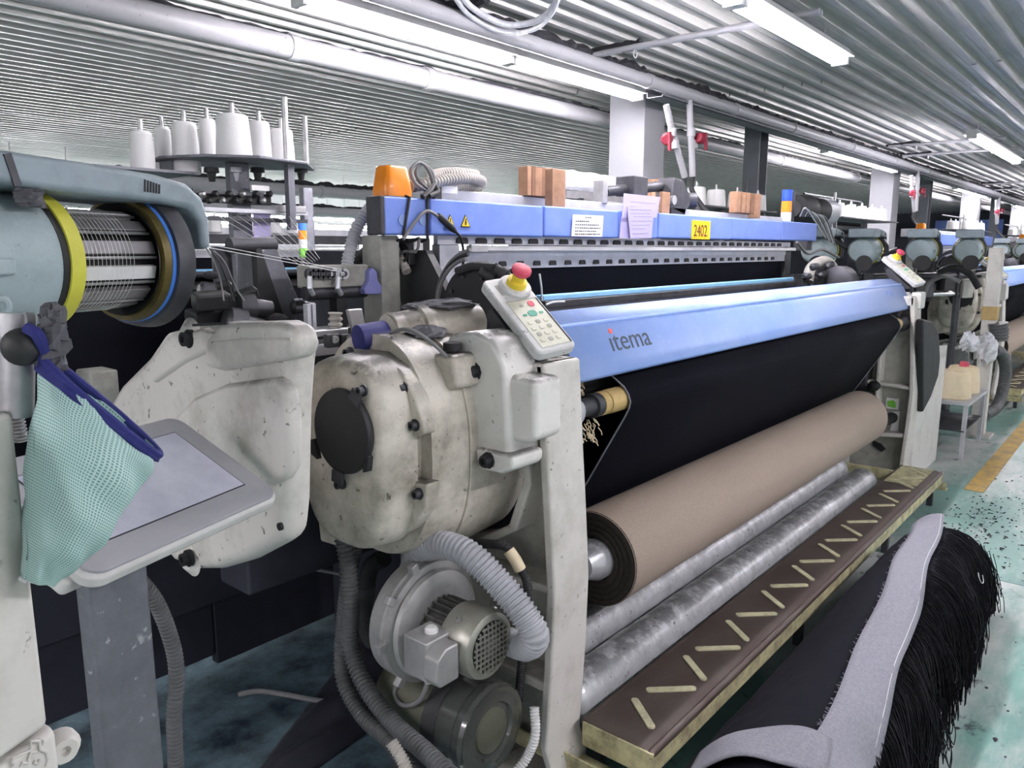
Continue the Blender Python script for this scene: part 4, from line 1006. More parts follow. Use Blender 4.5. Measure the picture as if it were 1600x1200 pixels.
# ---- denim bundle with loose black yarn
bu = thing('cloth_bundle', 'heap of black denim with long loose black yarn spilling into the aisle', 'fabric', (2.6, .6, 0))
XA, XB = 1.2, 3.62
def prof(x, t):
    """t 0..1 from the step side over the ridge to the aisle floor"""
    f = (x - XA) / (XB - XA)
    e = math.sqrt(max(0, 1 - max(0, (f - .93) / .07) ** 2))      # rounded far end
    ridge = (.33 + .055 * f + .012 * math.sin(x * 5)) * (.35 + .65 * e)
    yr = .56 + .06 * f
    if t < .5:
        q = t / .5
        y = .86 + (yr - .86) * q; z = .1 + (ridge - .1) * math.sin(q * PI / 2) ** .9
    else:
        a = (t - .5) / .5 * PI / 2
        y = yr - (.205 + .012 * math.sin(x * 9) + .01 * math.sin(x * 23)) * math.sin(a) ** .8; z = ridge * math.cos(a) ** .75
    return Vector((x, y, max(z, .004)))
rnd = random.Random(11)
g = MB().grid(lambda a, b: prof(XA + (XB - XA) * a, b) + Vector((0, rnd.uniform(-.004, .004), rnd.uniform(-.003, .003))), 70, 28)
obj('cloth_mound', g, 'black_cloth', bu, smooth=180)
obj('mound_end', MB().loft([[prof(XB, t / 20) for t in range(21)], [Vector((XB + .02, .6, .02)) for t in range(21)]], closed=False), 'black_cloth', bu, smooth=180)
RC = [(1.62, .455, .12), (1.75, .463, .12), (2.0, .49, .12), (2.55, .545, .118), (3.1, .61, .115), (3.42, .645, .11), (3.6, .665, .105)]
RCP = cr([Vector(p) for p in RC], 20)
def t_at(x, y):
    lo, hi = 0.0, .99
    for _ in range(22):
        m_ = (lo + hi) / 2
        if prof(x, m_).y > y: lo = m_
        else: hi = m_
    return lo
def rib_low(x):
    for p in RCP:
        if p.x >= x: return p.y - p.z / 2
    return RCP[-1].y - RCP[-1].z / 2
TT = [t_at(XA + (XB - XA) * k / 60, rib_low(XA + (XB - XA) * k / 60) + .022) for k in range(61)]
yn = MB(); rnd = random.Random(4)
def lump(x): return math.sin(x * 7.3) + .6 * math.sin(x * 17.1 + 1) + .4 * math.sin(x * 41 + 2)
for i in range(1900):
    x = XA + (XB + .01 - XA) * rnd.random() ** .8
    t0 = TT[min(int((x - XA) / (XB - XA) * 60), 60)] + rnd.random() * .02; t1 = .88 + rnd.random() * .14
    lift = rnd.random() ** 2 * .02 + .002
    sway = -.10 + .05 * lump(x) + rnd.gauss(0, .02)
    pts = []
    for k in range(9):
        q = k / 8; t = min(t0 + (t1 - t0) * q, 1)
        xx = min(x + sway * q ** 1.4 + .006 * math.sin(q * 5 + i), XB - .004)
        p = prof(xx, t)
        p += Vector((0, -lift * (.2 + q) - .012 * q * max(lump(xx), 0), lift * .8 * math.sin(q * PI) - .004 * (1 - q)))
        p.z = max(p.z, .006 + .004 * rnd.random())
        pts.append(p)
    if rnd.random() < .13:        # long loops that swing clear of the heap
        b = pts[5]; w = rnd.uniform(.03, .09); dp = rnd.uniform(.08, .2); off = rnd.uniform(.02, .06)
        pts = pts[:5] + [b + Vector((-.2 * w, -off * .6, -dp * .3)), b + Vector((0, -off, -dp * .8)), b + Vector((w * .5, -off, -dp)), b + Vector((w, -off * .9, -dp * .8)), b + Vector((w * 1.15, -off * .5, -dp * .3)), b + Vector((w * 1.1, .01, .02))]
        for p in pts: p.z = max(p.z, .006)
    yn.tube(cr(pts, 3), .0017, 3, cap=False)
obj('loose_yarn', yn, 'yarn_black', bu, smooth=180, kind='stuff', label='long loose strands of black yarn')
tag(obj('white_thread', MB().tube(cr([prof(3.52 + .04 * math.sin(k), .46 + k * .045) + Vector((0, -.004, .012)) for k in range(8)], 6), .0014, 5), 'yarn_white'), 'thin white thread along the far end of the black heap', 'thread')
tag(obj('white_thread', MB().tube(cr([prof(3.3 + .02 * math.cos(k), .8 + .03 * math.sin(k)) + Vector((0, -.024, .012)) for k in range(5)], 6), .0014, 5), 'yarn_white'), 'short curl of white thread on the black heap', 'thread')

# ---- grey selvage ribbon along the ridge, folded at the near end
def rib(a, b):
    x, yc, w = RCP[min(int(a * (len(RCP) - 1)), len(RCP) - 1)]
    y = yc + w * (.5 - b) + .006 * math.sin(x * 9)
    lo, hi = 0.0, .99
    xp = min(x, XB - .25)
    for _ in range(22):
        m_ = (lo + hi) / 2
        if prof(xp, m_).y > y: lo = m_
        else: hi = m_
    z = prof(xp, lo).z
    return Vector((x, y, z + .014 + .005 * math.sin(a * 27) * math.sin(b * 3) + rnd.uniform(-.0008, .0008)))
rbn = obj('selvage_ribbon', MB().grid(rib, 90, 8), 'selvage', None, solid=.004, smooth=60)
tag(rbn, 'long grey selvage ribbon laid along the top of the black yarn heap', 'ribbon')
obj('hem_thread', MB().tube([rib(i / 60, .9) + Vector((0, 0, .0028)) for i in range(61)], .0006, 5), 'yarn_white', rbn)
fr = MB()
for i in range(120):
    p = rib(rnd.random(), 0) + Vector((0, 0, .002)); fr.tube([p, p + Vector((rnd.uniform(-.006, .006), rnd.uniform(.003, .009), rnd.uniform(-.004, .006)))], .0009, 3)
obj('frayed_edge', fr, 'selvage', rbn, smooth=0, kind='stuff')
def flap(a, b):
    p0, p1 = P(1300, 1150, Z=.365), P(1095, 1168, Z=.27)
    q = p0.lerp(p1, a) + Vector((-.14, -.03, 0)) * b
    z = prof(max(q.x, XA), t_at(max(q.x, XA), q.y)).z
    return Vector((q.x, q.y, z + .02 + .006 * math.sin(a * 9 + b * 2)))
tag(obj('selvage_flap', MB().grid(flap, 20, 8), 'selvage', None, solid=.004, smooth=60), 'short grey selvage piece folded across the near end of the heap', 'ribbon')
# fluff lying on the floor
lf = MB(); rnd = random.Random(9)
for i in range(520):
    cx, cy = (rnd.gauss(4.6, .5), rnd.gauss(.62, .12)) if i < 420 else (rnd.uniform(2.2, 6), rnd.uniform(.0, .7))
    if cy > .84 and cx < 5.1: continue
    s = rnd.uniform(.004, .016)
    lf.add([(cx + s * rnd.uniform(.4, 1.2) * math.cos(q), cy + s * .6 * rnd.uniform(.4, 1.2) * math.sin(q), .002) for q in [k * PI / 3 for k in range(6)]] + [(cx, cy, .002 + s * .3)], [(k, (k + 1) % 6, 6) for k in range(6)])
fo = obj('floor_fluff', lf, 'lint', None, smooth=0, kind='stuff'); fo['label'] = 'scattered tufts of black fluff on the green floor'

# ================================================================== LEFT FOREGROUND
# ---- touch terminal on its post
A, B_ = Vector((.382, 1.071, 1.057)), Vector((.768, 1.2, 1.057))
ax = (B_ - A).normalized()
C_ = Vector((.675, 1.429, 1.188))
ay = (C_ - B_); ay = (ay - ax * ay.dot(ax)); hgt = ay.length; wid = (B_ - A).length
term = thing('touch_terminal', 'grey tilted touch terminal with a dusty screen on a steel post', 'terminal', (.48, 1.2, 0))
T = lambda: OB(A, ax, ay)
obj('casing', T().prism(rrect(wid, hgt, .03), 'z', -.028, -.004), 'screen_rim', term, bevel=.008, seg=3)
obj('bezel', T().prism([(x + .006, y + .006) for x, y in rrect(wid - .012, hgt - .012, .026)], 'z', -.006, .001), 'screen_frame', term, bevel=.002)
obj('screen', T().box((.05, .055, .0005), (wid - .05, hgt - .05, .0025)), 'screen', term)
for (x0, y0, x1, y1) in ((.048, .053, wid - .048, .0555), (.048, hgt - .051, wid - .048, hgt - .048), (.048, .053, .0505, hgt - .048), (wid - .051, .053, wid - .048, hgt - .048)):
    obj('screen_gap', T().box((x0, y0, 0.001), (x1, y1, .002)), 'ink', term)
obj('rear_box', T().prism(rrect(wid * .6, hgt * .5, .02), 'z', -.075, -.026), 'screen_rim', term, bevel=.01) if False else None
obj('side_grip', T().box((-.012, .03, -.05), (.05, hgt * .55, -.022)), 'screen_rim', term, bevel=.008)
pa, pb = P(197, 905, Y=1.17), P(232, 1240, Y=1.17)
obj('post', OB((0, 0, 0), (1, .15, 0), (-.15, 1, 0)).box((.425 + .155, 1.035 + .06, 0), (.52 + .155, 1.075 + .06, 1.05)), 'post_steel', term, bevel=.006)
obj('post_foot', MB().box((.34, 1.08, 0), (.62, 1.34, .012)), 'post_steel', term)
hose_thing('grey corrugated hose running down behind the terminal post', [P(212, 900, Y=1.32), P(246, 945, Y=1.32), P(270, 1010, Y=1.32), P(276, 1060, Y=1.32), P(272, 1120, Y=1.32), P(274, 1180, Y=1.32), P(276, 1240, Y=1.32)], .0145, 'hose_dark', .008, .84)

# ---- weft feeder (axis pointing away to the right)
ha = math.radians(18)
fx = Vector((.483, 1.505, 1.482))
fe = thing('weft_feeder', 'large grey-green weft feeder with slatted winding drum and yellow ring', 'weft feeder', fx, local=True, rot=(0, 0, ha))
def F(): return MB()
obj('housing', F().lathe([(-.36, .03), (-.35, .085), (-.33, .098), (-.12, .105), (-.03, .112), (-.012, .114), (-.012, .08)], (0, 0, 0), (1, 0, 0), 48), 'feeder', fe, smooth=35)
hs = fe.children[0]
obj('panel_rib', F().prism([(-.24, -.02), (-.1, -.02), (-.085, -.008), (-.085, .004), (-.1, .01), (-.24, .01)], 'y', -.118, -.098) if False else F().box((-.26, -.118, -.02), (-.1, -.095, .006)), 'feeder', hs, bevel=.005)
obj('hook', F().tube(cr([(-.16, -.112, -.06), (-.13, -.122, -.055), (-.125, -.118, -.075), (-.15, -.11, -.085)], 5), .006, 8), 'feeder', hs)
obj('yellow_ring', F().hoop([(0, .105), (0, .119), (1, .119), (1, .105)], (-.006, 0, 0), (.026, 0, 0), 56), 'yellow_ring', fe, smooth=30)
obj('black_gap', F().hoop([(0, .1), (0, .115), (1, .115), (1, .1)], (-.018, 0, 0), (.012, 0, 0), 48), 'black', fe, smooth=30)
dr = obj('drum_core', F().cyl((-.01, 0, 0), (.235, 0, 0), .072, n=32), 'black', fe)
for k in range(12):
    a = 2 * PI * (k + .5) / 12; c, s = math.cos(a), math.sin(a)
    obj('drum_slat', F().obox((.095, .085 * c, .085 * s), (.2, .025, .012), (1, 0, 0), (0, -s, c)), 'feeder_slat' if k % 3 else 'white_plastic', dr, bevel=.002)
    obj('slat_wire', F().cyl((.0, .09 * math.cos(a + .21), .09 * math.sin(a + .21)), (.195, .09 * math.cos(a + .21), .09 * math.sin(a + .21)), .003, n=6), 'steel', dr)
yt = F()
for k in range(14):
    x = .03 + k * .0085
    yt.tube([(x, .0945 * math.cos(q), .0945 * math.sin(q)) for q in [i * 2 * PI / 40 for i in range(41)]], .0004, 4, cap=False)
obj('wound_yarn', yt, 'yarn_white', fe, kind='stuff', label='white yarn wound closely round the drum')
obj('brass_ring', F().hoop([(0, .106), (0, .118), (1, .122), (1, .11)], (.19, 0, 0), (.014, 0, 0), 56), 'brass_ring', fe, smooth=30)
obj('blue_ring', F().hoop([(0, .114), (0, .123), (1, .123), (1, .114)], (.205, 0, 0), (.008, 0, 0), 56), 'bright_blue', fe, smooth=30)
obj('end_ring', F().hoop([(0, .118), (0, .13), (.5, .135), (1, .137), (1, .122)], (.214, 0, 0), (.034, 0, 0), 56), 'dark_steel', fe, smooth=30)
obj('brush_ring', F().lathe([(0, .109), (1, .06)], (.185, 0, 0), (.05, 0, 0), 40, cap=False), 'black', fe)
# cover arm over the drum
def band(z0, z1, y0, y1, xr):
    pass
cp = [(-.42, .098), (-.42, .168), (-.2, .172), (.05, .165), (.2, .158), (.27, .148), (.31, .122), (.325, .08), (.325, .02), (.3, .02), (.295, .075), (.275, .098), (.2, .107), (.0, .112), (-.1, .118), (-.14, .1)]
arm = obj('cover_arm', F().prism(cp, 'y', -.108, .09), 'feeder_cover', fe, bevel=.014, seg=3)
for k in range(6): obj('vent_slot', F().obox((.165 + k * .0065, -.1082, .135 - k * .0008), (.0028, .004, .022 - .001 * k), (1, 0, -.12), (0, 1, 0)), 'black', arm)
obj('arm_dent', F().obox((-.085, -.1085, .14), (.012, .004, .048), (1, 0, .25), (0, 1, 0)), 'dark_steel', arm)
obj('yarn_guide', F().lathe([(0, .03), (.6, .034), (1, .02)], (.3, 0, .05), (.045, 0, 0), 18), 'dark_steel', fe)
obj('indicator', F().lathe([(0, .018), (.8, .02), (1, .012), (1, .001)], (.335, -.02, .045), (.02, 0, 0), 16), 'orange', fe)
obj('lint_tuft', F().grid(lambda a, b: (-.075 + .05 * a, -.1 + .01 * math.sin(b * 3) - .02 * math.sin(a * PI) * math.sin(b * PI) + random.uniform(-.004, .004), .085 + .03 * b), 8, 8), 'grey_lint', fe, smooth=0)
for pts in ([(.36, -.02, .03), (.8, -.1, -.04)], [(.36, 0, .04), (.8, -.08, -.03)]):
    obj('weft_yarn', F().tube([pts[0], pts[1]], .0008, 4), 'yarn_white', fe)

# ---- feeder stand in the near corner
stn = thing('feeder_stand', 'pale painted stand post with cast numerals at the bottom left corner', 'stand', (.2, .95, 0))
obj('post', MB().prism([(.1, .8), (.255, .875), (.23, 1.03), (.07, .97)], 'z', .99, 1.34), 'leg', stn, bevel=.008)
cl = obj('cast_base', MB().prism([(.08, .79), (.263, .878), (.237, 1.04), (.05, .98)], 'z', .0, .985), 'leg', stn, bevel=.01)
q0 = P(16, 1196, Y=.85); 
nx, ny = Vector((.155, .075, 0)).normalized(), Vector((0, 0, 1))
def facept(u, v):
    d = P(u, v, D=1) - CAM; p0 = Vector((.1, .8, 1)); nn = nx.cross(ny); t = (p0 - CAM).dot(nn) / d.dot(nn); return CAM + d * t
for pts in ([(18, 1196), (17, 1185), (30, 1179), (45, 1172), (46, 1158), (59, 1157), (60, 1170), (70, 1174), (73, 1185), (70, 1197)], [(30, 1198), (32, 1192), (40, 1192), (43, 1184), (45, 1176), (56, 1174)], [(60, 1186), (56, 1193), (50, 1190)]):
    obj('cast_numeral', MB().tube([facept(u, v) + nx.cross(ny) * .002 for u, v in pts], .0018, 6), 'leg', cl)
obj('base_bolt', MB().lathe([(0, .02), (.5, .02), (1, .014), (1, .006), (.7, .005)], P(92, 1163, Y=.91), (0, -.02, 0), 18), 'leg', stn)
obj('clamp_rod', MB().lathe([(0, .018), (1, .018)], P(22, 650, Y=.9), P(26, 490, Y=.9) - P(22, 650, Y=.9), 16), 'steel', stn)
obj('clamp_bolt', MB().cyl(P(38, 500, Y=.88), P(52, 500, Y=.88), .008, n=10), 'steel', stn)
obj('clamp_spring', MB().hose([P(22, 610, Y=.95), P(26, 650, Y=.95), P(34, 690, Y=.95)], .008, .004, 8, .7), 'steel', stn)
obj('clamp_knob', MB().sphere(P(35, 542, Y=.86), .019, 18, 12), 'black', stn)
obj('clamp_block', MB().box((.2, .9, 1.33), (.262, .95, 1.43)), 'steel', stn, bevel=.004)
obj('yellow_strip', MB().box((.1, 1.12, 1.262), (.3, 1.13, 1.272)), 'yellow_ring', stn)

# ---- teal mesh bag
def bag_material():
    m = mat('mesh_fabric', (178, 208, 204), 0.75, dirt=0.5, scale=16, dirt_rgb=(214, 232, 228))
    nt = m.node_tree; N, L = nt.nodes, nt.links; b = N['Principled BSDF']
    src = b.inputs['Base Color'].links[0].from_socket
    uv = N.new('ShaderNodeUVMap')
    sep = N.new('ShaderNodeSeparateXYZ'); L.new(uv.outputs['UV'], sep.inputs[0])
    outs = []
    for ch in ('X', 'Y'):
        f = N.new('ShaderNodeMath'); f.operation = 'FRACT'; L.new(sep.outputs[ch], f.inputs[0])
        g_ = N.new('ShaderNodeMath'); g_.operation = 'LESS_THAN'; g_.inputs[1].default_value = 0.42; L.new(f.outputs[0], g_.inputs[0]); outs.append(g_)
    mxm = N.new('ShaderNodeMath'); mxm.operation = 'MAXIMUM'; L.new(outs[0].outputs[0], mxm.inputs[0]); L.new(outs[1].outputs[0], mxm.inputs[1])
    mx = N.new('ShaderNodeMix'); mx.data_type = 'RGBA'
    mx.inputs['A'].default_value = (*lin((120, 162, 158)), 1); L.new(src, mx.inputs['B']); L.new(mxm.outputs[0], mx.inputs['Factor'])
    L.new(mx.outputs['Result'], b.inputs['Base Color'])
    al = N.new('ShaderNodeMath'); al.operation = 'MULTIPLY_ADD'; L.new(mxm.outputs[0], al.inputs[0]); al.inputs[1].default_value = 0.15; al.inputs[2].default_value = 0.85
    L.new(al.outputs[0], b.inputs['Alpha'])
    return m
MESHM = bag_material()
bag = thing('mesh_bag', 'teal mesh bag with a navy hem hanging from the black knob', 'bag', P(65, 565, Y=.84))
TOP = [P(68, 560, Y=.86), P(242, 690, Y=.84)]
RINGS = [((68, 562), (240, 700), .035), ((58, 640), (222, 742), .05), ((48, 715), (186, 790), .055), ((44, 785), (150, 842), .05), ((40, 850), (116, 885), .03), ((36, 906), (84, 914), .008)]
NB = 40
rings = []
for (l, r_, th) in RINGS:
    v0 = l[1] < 600
    a, b = P(*l, Y=.85), P(*r_, Y=.85)
    rings.append([(a + b) / 2 + (a - b) / 2 * math.copysign(abs(math.cos(2 * PI * i / NB)) ** .75, math.cos(2 * PI * i / NB)) + Vector((0, th * math.sin(2 * PI * i / NB), .42 * th * math.sin(2 * PI * i / NB) if v0 else 0)) for i in range(NB)])
fine = []
for i in range(NB):
    colp = cr([rings[k][i] for k in range(len(rings))], 5)
    fine.append(colp)
rr_ = [[fine[i][k] + Vector((0, .004 * math.sin(i * .9 + k * .55) + .003 * math.sin(k * 1.1 + i * .3), 0)) for i in range(NB)] for k in range(len(fine[0]))]
bo = obj('mesh_body', MB().loft(rr_, False, True), MESHM, bag, smooth=60)
uvl = bo.data.uv_layers.new(name='UVMap')
for p in bo.data.polygons:
    for li in p.loop_indices:
        vi = bo.data.loops[li].vertex_index; i, k = vi % NB, vi // NB
        if i == 0 and any((bo.data.loops[q].vertex_index % NB) == NB - 1 for q in p.loop_indices): i = NB
        uvl.data[li].uv = (i * 3.0, k * 2.9)
hem = [[rings[0][i] + (rings[1][i] - rings[0][i]) * f_ + (Vector((0, 0, 0))) for i in range(NB)] for f_ in (-.02, .14, .3)]
ctr = [sum((Vector(p) for p in h), Vector()) / NB for h in hem]
hem = [[c + (p - c) * 1.05 for p in h] for h, c in zip(hem, ctr)]
obj('hem_band', MB().loft(hem, False, False), 'navy_cloth', bag, solid=.004, smooth=60)
obj('hem_cord', MB().tube([p for p in hem[0]] + [hem[0][0]], .0045, 8), 'navy_cloth', bag)
obj('hang_strap', MB().tube(cr([P(42, 512, Y=.85), P(60, 525, Y=.84), P(72, 560, Y=.85), P(78, 585, Y=.85)], 6), .006, 8), 'navy_cloth', bag)
for k, (u, v, r) in enumerate([(84, 496, .011), (80, 520, .015), (78, 545, .016), (86, 570, .012)]):
    obj('lint_clump', crumple(P(u, v, Y=.852), r, (1, .8, 1.3), 30 + k, .6, 1.35), 'grey_lint', bag, smooth=0)
obj('bottom_seam', MB().tube([p for p in rr_[-1][:21]], .003, 6), 'white_plastic', bag)

# ---- white cone rack
rk = thing('cone_rack', 'dark steel yarn rack holding white cones above the left machinery', 'rack', (1.75, 3.0, 0))
tz = 1.868
obj('shelf', MB().prism([(1.5, 3.1), (1.58, 2.9), (1.75, 2.78), (2.0, 2.82), (2.18, 3.02), (2.0, 3.18), (1.55, 3.3)], 'z', tz - .012, tz), 'post_steel', rk, bevel=.004)
obj('low_shelf', MB().box((1.2, 2.98, 1.795), (1.6, 3.3, 1.805)), 'post_steel', rk)
obj('shelf_bracket', MB().box((1.55, 3.1, 1.8), (1.6, 3.2, tz - .012)), 'post_steel', rk)
obj('rack_post', MB().box((1.74, 2.99, 0), (1.83, 3.03, tz - .012)), 'post_steel', rk, bevel=.004)
obj('rack_upright', MB().cyl((1.955, 2.9, 1.6), (1.955, 2.9, 2.13), .013, n=12), 'steel', rk)
obj('rack_upright', MB().cyl((2.11, 2.98, 1.86), (2.11, 2.98, 2.08), .011, n=12), 'steel', rk)
obj('rack_upright', MB().box((1.93, 2.86, 1.585), (1.96, 2.89, tz)), 'post_steel', rk)
for v in (290, 318, 332):
    a, b = P(300, v + 8, Y=2.95), P(478, v - 3 if v < 300 else v - 2, Y=2.95)
    obj('cross_bar', MB().box((a.x, 2.94, a.z - .008), (b.x - (.22 if v == 290 else 0), 2.96, a.z + .008)), 'alu' if v == 318 else 'dark_steel', rk)
obj('tension_rail', MB().box((P(300, 305, Y=2.95).x, 2.955, P(300, 315, Y=2.95).z), (P(425, 305, Y=2.95).x, 2.975, P(300, 296, Y=2.95).z)), 'black', rk, bevel=.004)
for k in range(11):
    p = P(315 + k * 10.5, 303 + (k % 2) * 10, Y=2.94)
    obj('tension_disc', MB().lathe([(0, .014), (.5, .014), (1, .006), (1, .001)], p, (0, -.02, 0), 12), 'black' if k % 3 else 'steel', rk)
for k, u in enumerate((330, 367, 402, 470)):
    p = P(u, 262, Y=3.0)
    obj('cone_holder', MB().lathe([(0, .028), (.35, .03), (.4, .018), (1, .012)], p, (0, 0, -.055), 12), 'black' if k != 1 else 'alu', rk)
obj('label_tab', MB().box((P(393, 300, Y=2.93).x, 2.925, P(393, 297, Y=2.93).z), (P(420, 300, Y=2.93).x, 2.93, P(393, 289, Y=2.93).z)), 'paper', rk)
obj('arm_plate', MB().obox(P(455, 327, Y=2.94), (.15, .01, .03), (1, 0, 0), (0, 1, 0)), 'steel', rk, bevel=.003)
def cone_parts(t, p, r, h, pin=True):
    p = Vector(p)
    obj('yarn_body', MB().lathe([(0, r * .9), (.02, r * .985), (.06, r), (.9, r * .87), (.97, r * .83), (1, r * .74), (1, r * .3)], p, (0, 0, h), 28), 'yarn_white', t, smooth=40)
    obj('cone_tip', MB().cyl(p + Vector((0, 0, h * .97)), p + Vector((0, 0, h + .045)), .011, .009, n=10), 'steel', t)
    obj('yarn_end', MB().tube(cr([p + Vector((0, 0, h + .04)), p + Vector((r * .4, 0, h + .02)), p + Vector((r * .75, 0, h))], 4), .0015, 4), 'yarn_white', t)
cone_labels = ['leftmost white yarn cone on the rack, beside the grey-green feeder cover', 'slim white yarn cone, second from the rack end beside the feeder', 'white yarn cone, third from the rack end beside the feeder', 'slim white yarn cone just left of the biggest cone on the rack',
  'biggest white yarn cone standing at the front of the rack shelf', 'white yarn cone right behind the biggest cone, left of the upright rod', 'white yarn cone at the right between the two upright rods']
for k, (u0, u1, vt, vb, Y) in enumerate([(205, 243, 206, 262, 3.12), (244, 271, 200, 262, 3.22), (271, 312, 192, 255, 3.1), (314, 340, 187, 249, 3.2), (341, 392, 180, 246, 2.92), (391, 424, 191, 250, 3.1), (424, 459, 203, 256, 3.08)]):
    b = P((u0 + u1) / 2, vb, Y=Y); w = (P(u1, vb, Y=Y) - P(u0, vb, Y=Y)).length / 2 * .98
    zb = 1.805 if k < 3 else tz
    h = P((u0 + u1) / 2, vt, Y=Y).z - zb
    t = thing('yarn_cone', cone_labels[k], 'yarn cone', (b.x, Y, zb), 'white cones on the near rack')
    cone_parts(t, (b.x, Y, zb), w, h)
# yarn threads down to the presenter
ym = []
for k in range(8):
    a = P(338 + k * 16, 336, Y=2.9); b = P(475 + k * 3.5, 418 - k * 2, Y=2.1)
    tag(obj('weft_thread', MB().tube([a, b], .0012, 4, cap=False), 'yarn_white', None), '%s fine white weft thread, counted from the feeder, slanting down to the thread guide' % ORD[k], 'thread', 'weft threads under the cone rack')

# ---- thread guide box with ceramic eyes
pg = thing('thread_guide', 'grey thread guide bar with a row of eyelets and violet end plate', 'guide', P(540, 440, Y=2.0))
a, b = P(478, 433, Y=2.0), P(572, 430, Y=2.0)
obj('guide_bar', MB().box((a.x, 1.985, a.z - .035), (b.x, 2.05, a.z + .035)), 'recess', pg, bevel=.006)
obj('lower_tube', MB().cyl((a.x, 2.01, a.z - .05), (b.x, 2.01, a.z - .05), .022, n=16), 'dark_steel', pg)
pl = [P(u, v, Y=2.0) for u, v in [(566, 424), (572, 418), (578, 424), (580, 438), (590, 452), (588, 459), (560, 459), (558, 452), (566, 438)]]
obj('end_plate', MB().prism([(p.x, p.z) for p in pl], 'y', 1.965, 1.99), 'navy', pg, bevel=.003) if False else obj('end_plate', MB().prism([(p.x, p.z) for p in pl], 'y', 1.965, 1.99), mat('violet_plate', (140, 142, 206), .5), pg, bevel=.003)
for k in range(8):
    p = P(484 + k * 7.6, 428, Y=1.98)
    obj('eyelet', MB().ring((p.x, 1.985, p.z), (0, -.012, 0), .009, .017, 16), 'alu' if k > 4 else 'dark_steel', pg)
for u in (484, 528):
    obj('clip_arm', MB().tube([P(u, 432, Y=1.965), P(u, 450, Y=1.96), P(u + 5, 460, Y=1.97)], .008, 8), 'alu', pg)
obj('guide_leg', MB().box((P(520, 460, Y=2.02).x, 2.0, 1.2), (P(535, 460, Y=2.02).x, 2.04, a.z - .04)), 'black', pg)

# ---- rapier rail assembly behind the drive cover
rr2 = thing('rapier_rail', 'bright slotted rapier rail between the drive cover and the blue motor cap', 'rail', (1.36, 1.72, 1.24))
obj('rail_bed', MB().box((1.2, 1.7, 1.222), (1.62, 1.76, 1.25)), 'alu', rr2, bevel=.003)
obj('rail_top', MB().box((1.2, 1.74, 1.25), (1.66, 1.77, 1.285)), 'steel', rr2, bevel=.003)
obj('rail_groove', MB().box((1.2, 1.735, 1.262), (1.66, 1.739, 1.27)), 'black', rr2)
for u in (516, 538):
    p = P(u, 532, Y=1.7); k_ = obj('rail_clamp', MB().box((p.x - .02, 1.685, p.z - .018), (p.x + .02, 1.705, p.z + .018)), 'dark_steel', rr2, bevel=.003)
    obj('clamp_bolt', bolt(MB(), (p.x + .004, 1.685, p.z + .004), (-.5, -1, 0), .008, .014), 'steel', k_)
bk = [P(u, v, Y=1.73) for u, v in [(530, 483), (552, 481), (560, 522), (556, 534), (545, 534), (540, 522)]]
obj('slotted_arm', MB().prism([(p.x, p.z) for p in bk], 'y', 1.69, 1.705), 'steel', rr2, bevel=.003)
for u in (546, 553): obj('arm_slot', MB().box((P(u, 518, Y=1.69).x - .003, 1.687, P(u, 526, Y=1.69).z), (P(u, 518, Y=1.69).x + .003, 1.692, P(u, 512, Y=1.69).z)), 'black', rr2)
obj('rail_spring', MB().hose([P(524, 488, Y=1.76), P(524, 500, Y=1.76), P(524, 514, Y=1.76)], .02, .016, 12, .75), 'hose_tan', rr2)
obj('upright_bars', MB().box((P(478, 500, Y=1.8).x, 1.79, 1.25), (P(483, 500, Y=1.8).x, 1.81, P(480, 475, Y=1.8).z)).box((P(486, 500, Y=1.8).x, 1.79, 1.25), (P(491, 500, Y=1.8).x, 1.81, P(480, 475, Y=1.8).z)), 'alu', rr2)
obj('rail_mount', MB().box((1.25, 1.77, 1.0), (1.6, 1.9, 1.24)), 'dark_steel', rr2, bevel=.01)

# ---- dark machinery clutter left of the loom
dk = thing('weft_unit', 'dark fluffy weft machinery standing between the feeder and the rack post', 'machine', P(360, 480, Y=2.2))
obj('stand_wedge', MB().prism([(p.x, p.z) for p in [P(u, v, Y=2.2) for u, v in [(396, 385), (425, 380), (472, 490), (472, 515), (395, 515)]]], 'y', 2.18, 2.3), 'post_steel', dk, bevel=.008)
obj('stand_edge', MB().prism([(p.x, p.z) for p in [P(u, v, Y=2.17) for u, v in [(395, 390), (402, 387), (440, 500), (402, 515)]]], 'y', 2.15, 2.18), 'black', dk)
obj('stand_head', MB().cyl(P(358, 384, Y=2.2), P(428, 382, Y=2.2), .025, n=14), 'dark_steel', dk)
obj('side_tube', MB().cyl(P(345, 385, Y=2.25), P(352, 470, Y=2.25), .03, n=14), 'dark_steel', dk)
rnd = random.Random(3)
for k, (u, v, s) in enumerate([(330, 470, .06), (365, 480, .07), (400, 490, .05), (320, 495, .06), (350, 500, .07), (430, 500, .05), (345, 450, .04), (310, 455, .05), (470, 500, .05), (385, 460, .04), (455, 480, .045), (330, 430, .03)]):
    c = P(u, v, Y=2.05 + .02 * (k % 4))
    if k % 3 == 0: obj('machine_block', MB().obox(c, (s * 1.6, s, s * .8), (1, rnd.uniform(-.4, .4), rnd.uniform(-.3, .3)), (0, 1, .2)), 'black', dk, bevel=.008)
    elif k % 3 == 1: obj('machine_drum', MB().lathe([(0, s * .4), (.1, s * .6), (.5, s * .62), (.55, s * .4), (1, s * .3)], c, (s * 1.6, -.02, rnd.uniform(-.03, .03)), 14), 'dark_steel', dk)
    else: obj('fluff_lump', MB().sphere(c, s * .6, 10, 7, (1.5, 1, .7)), 'lint', dk, smooth=0)
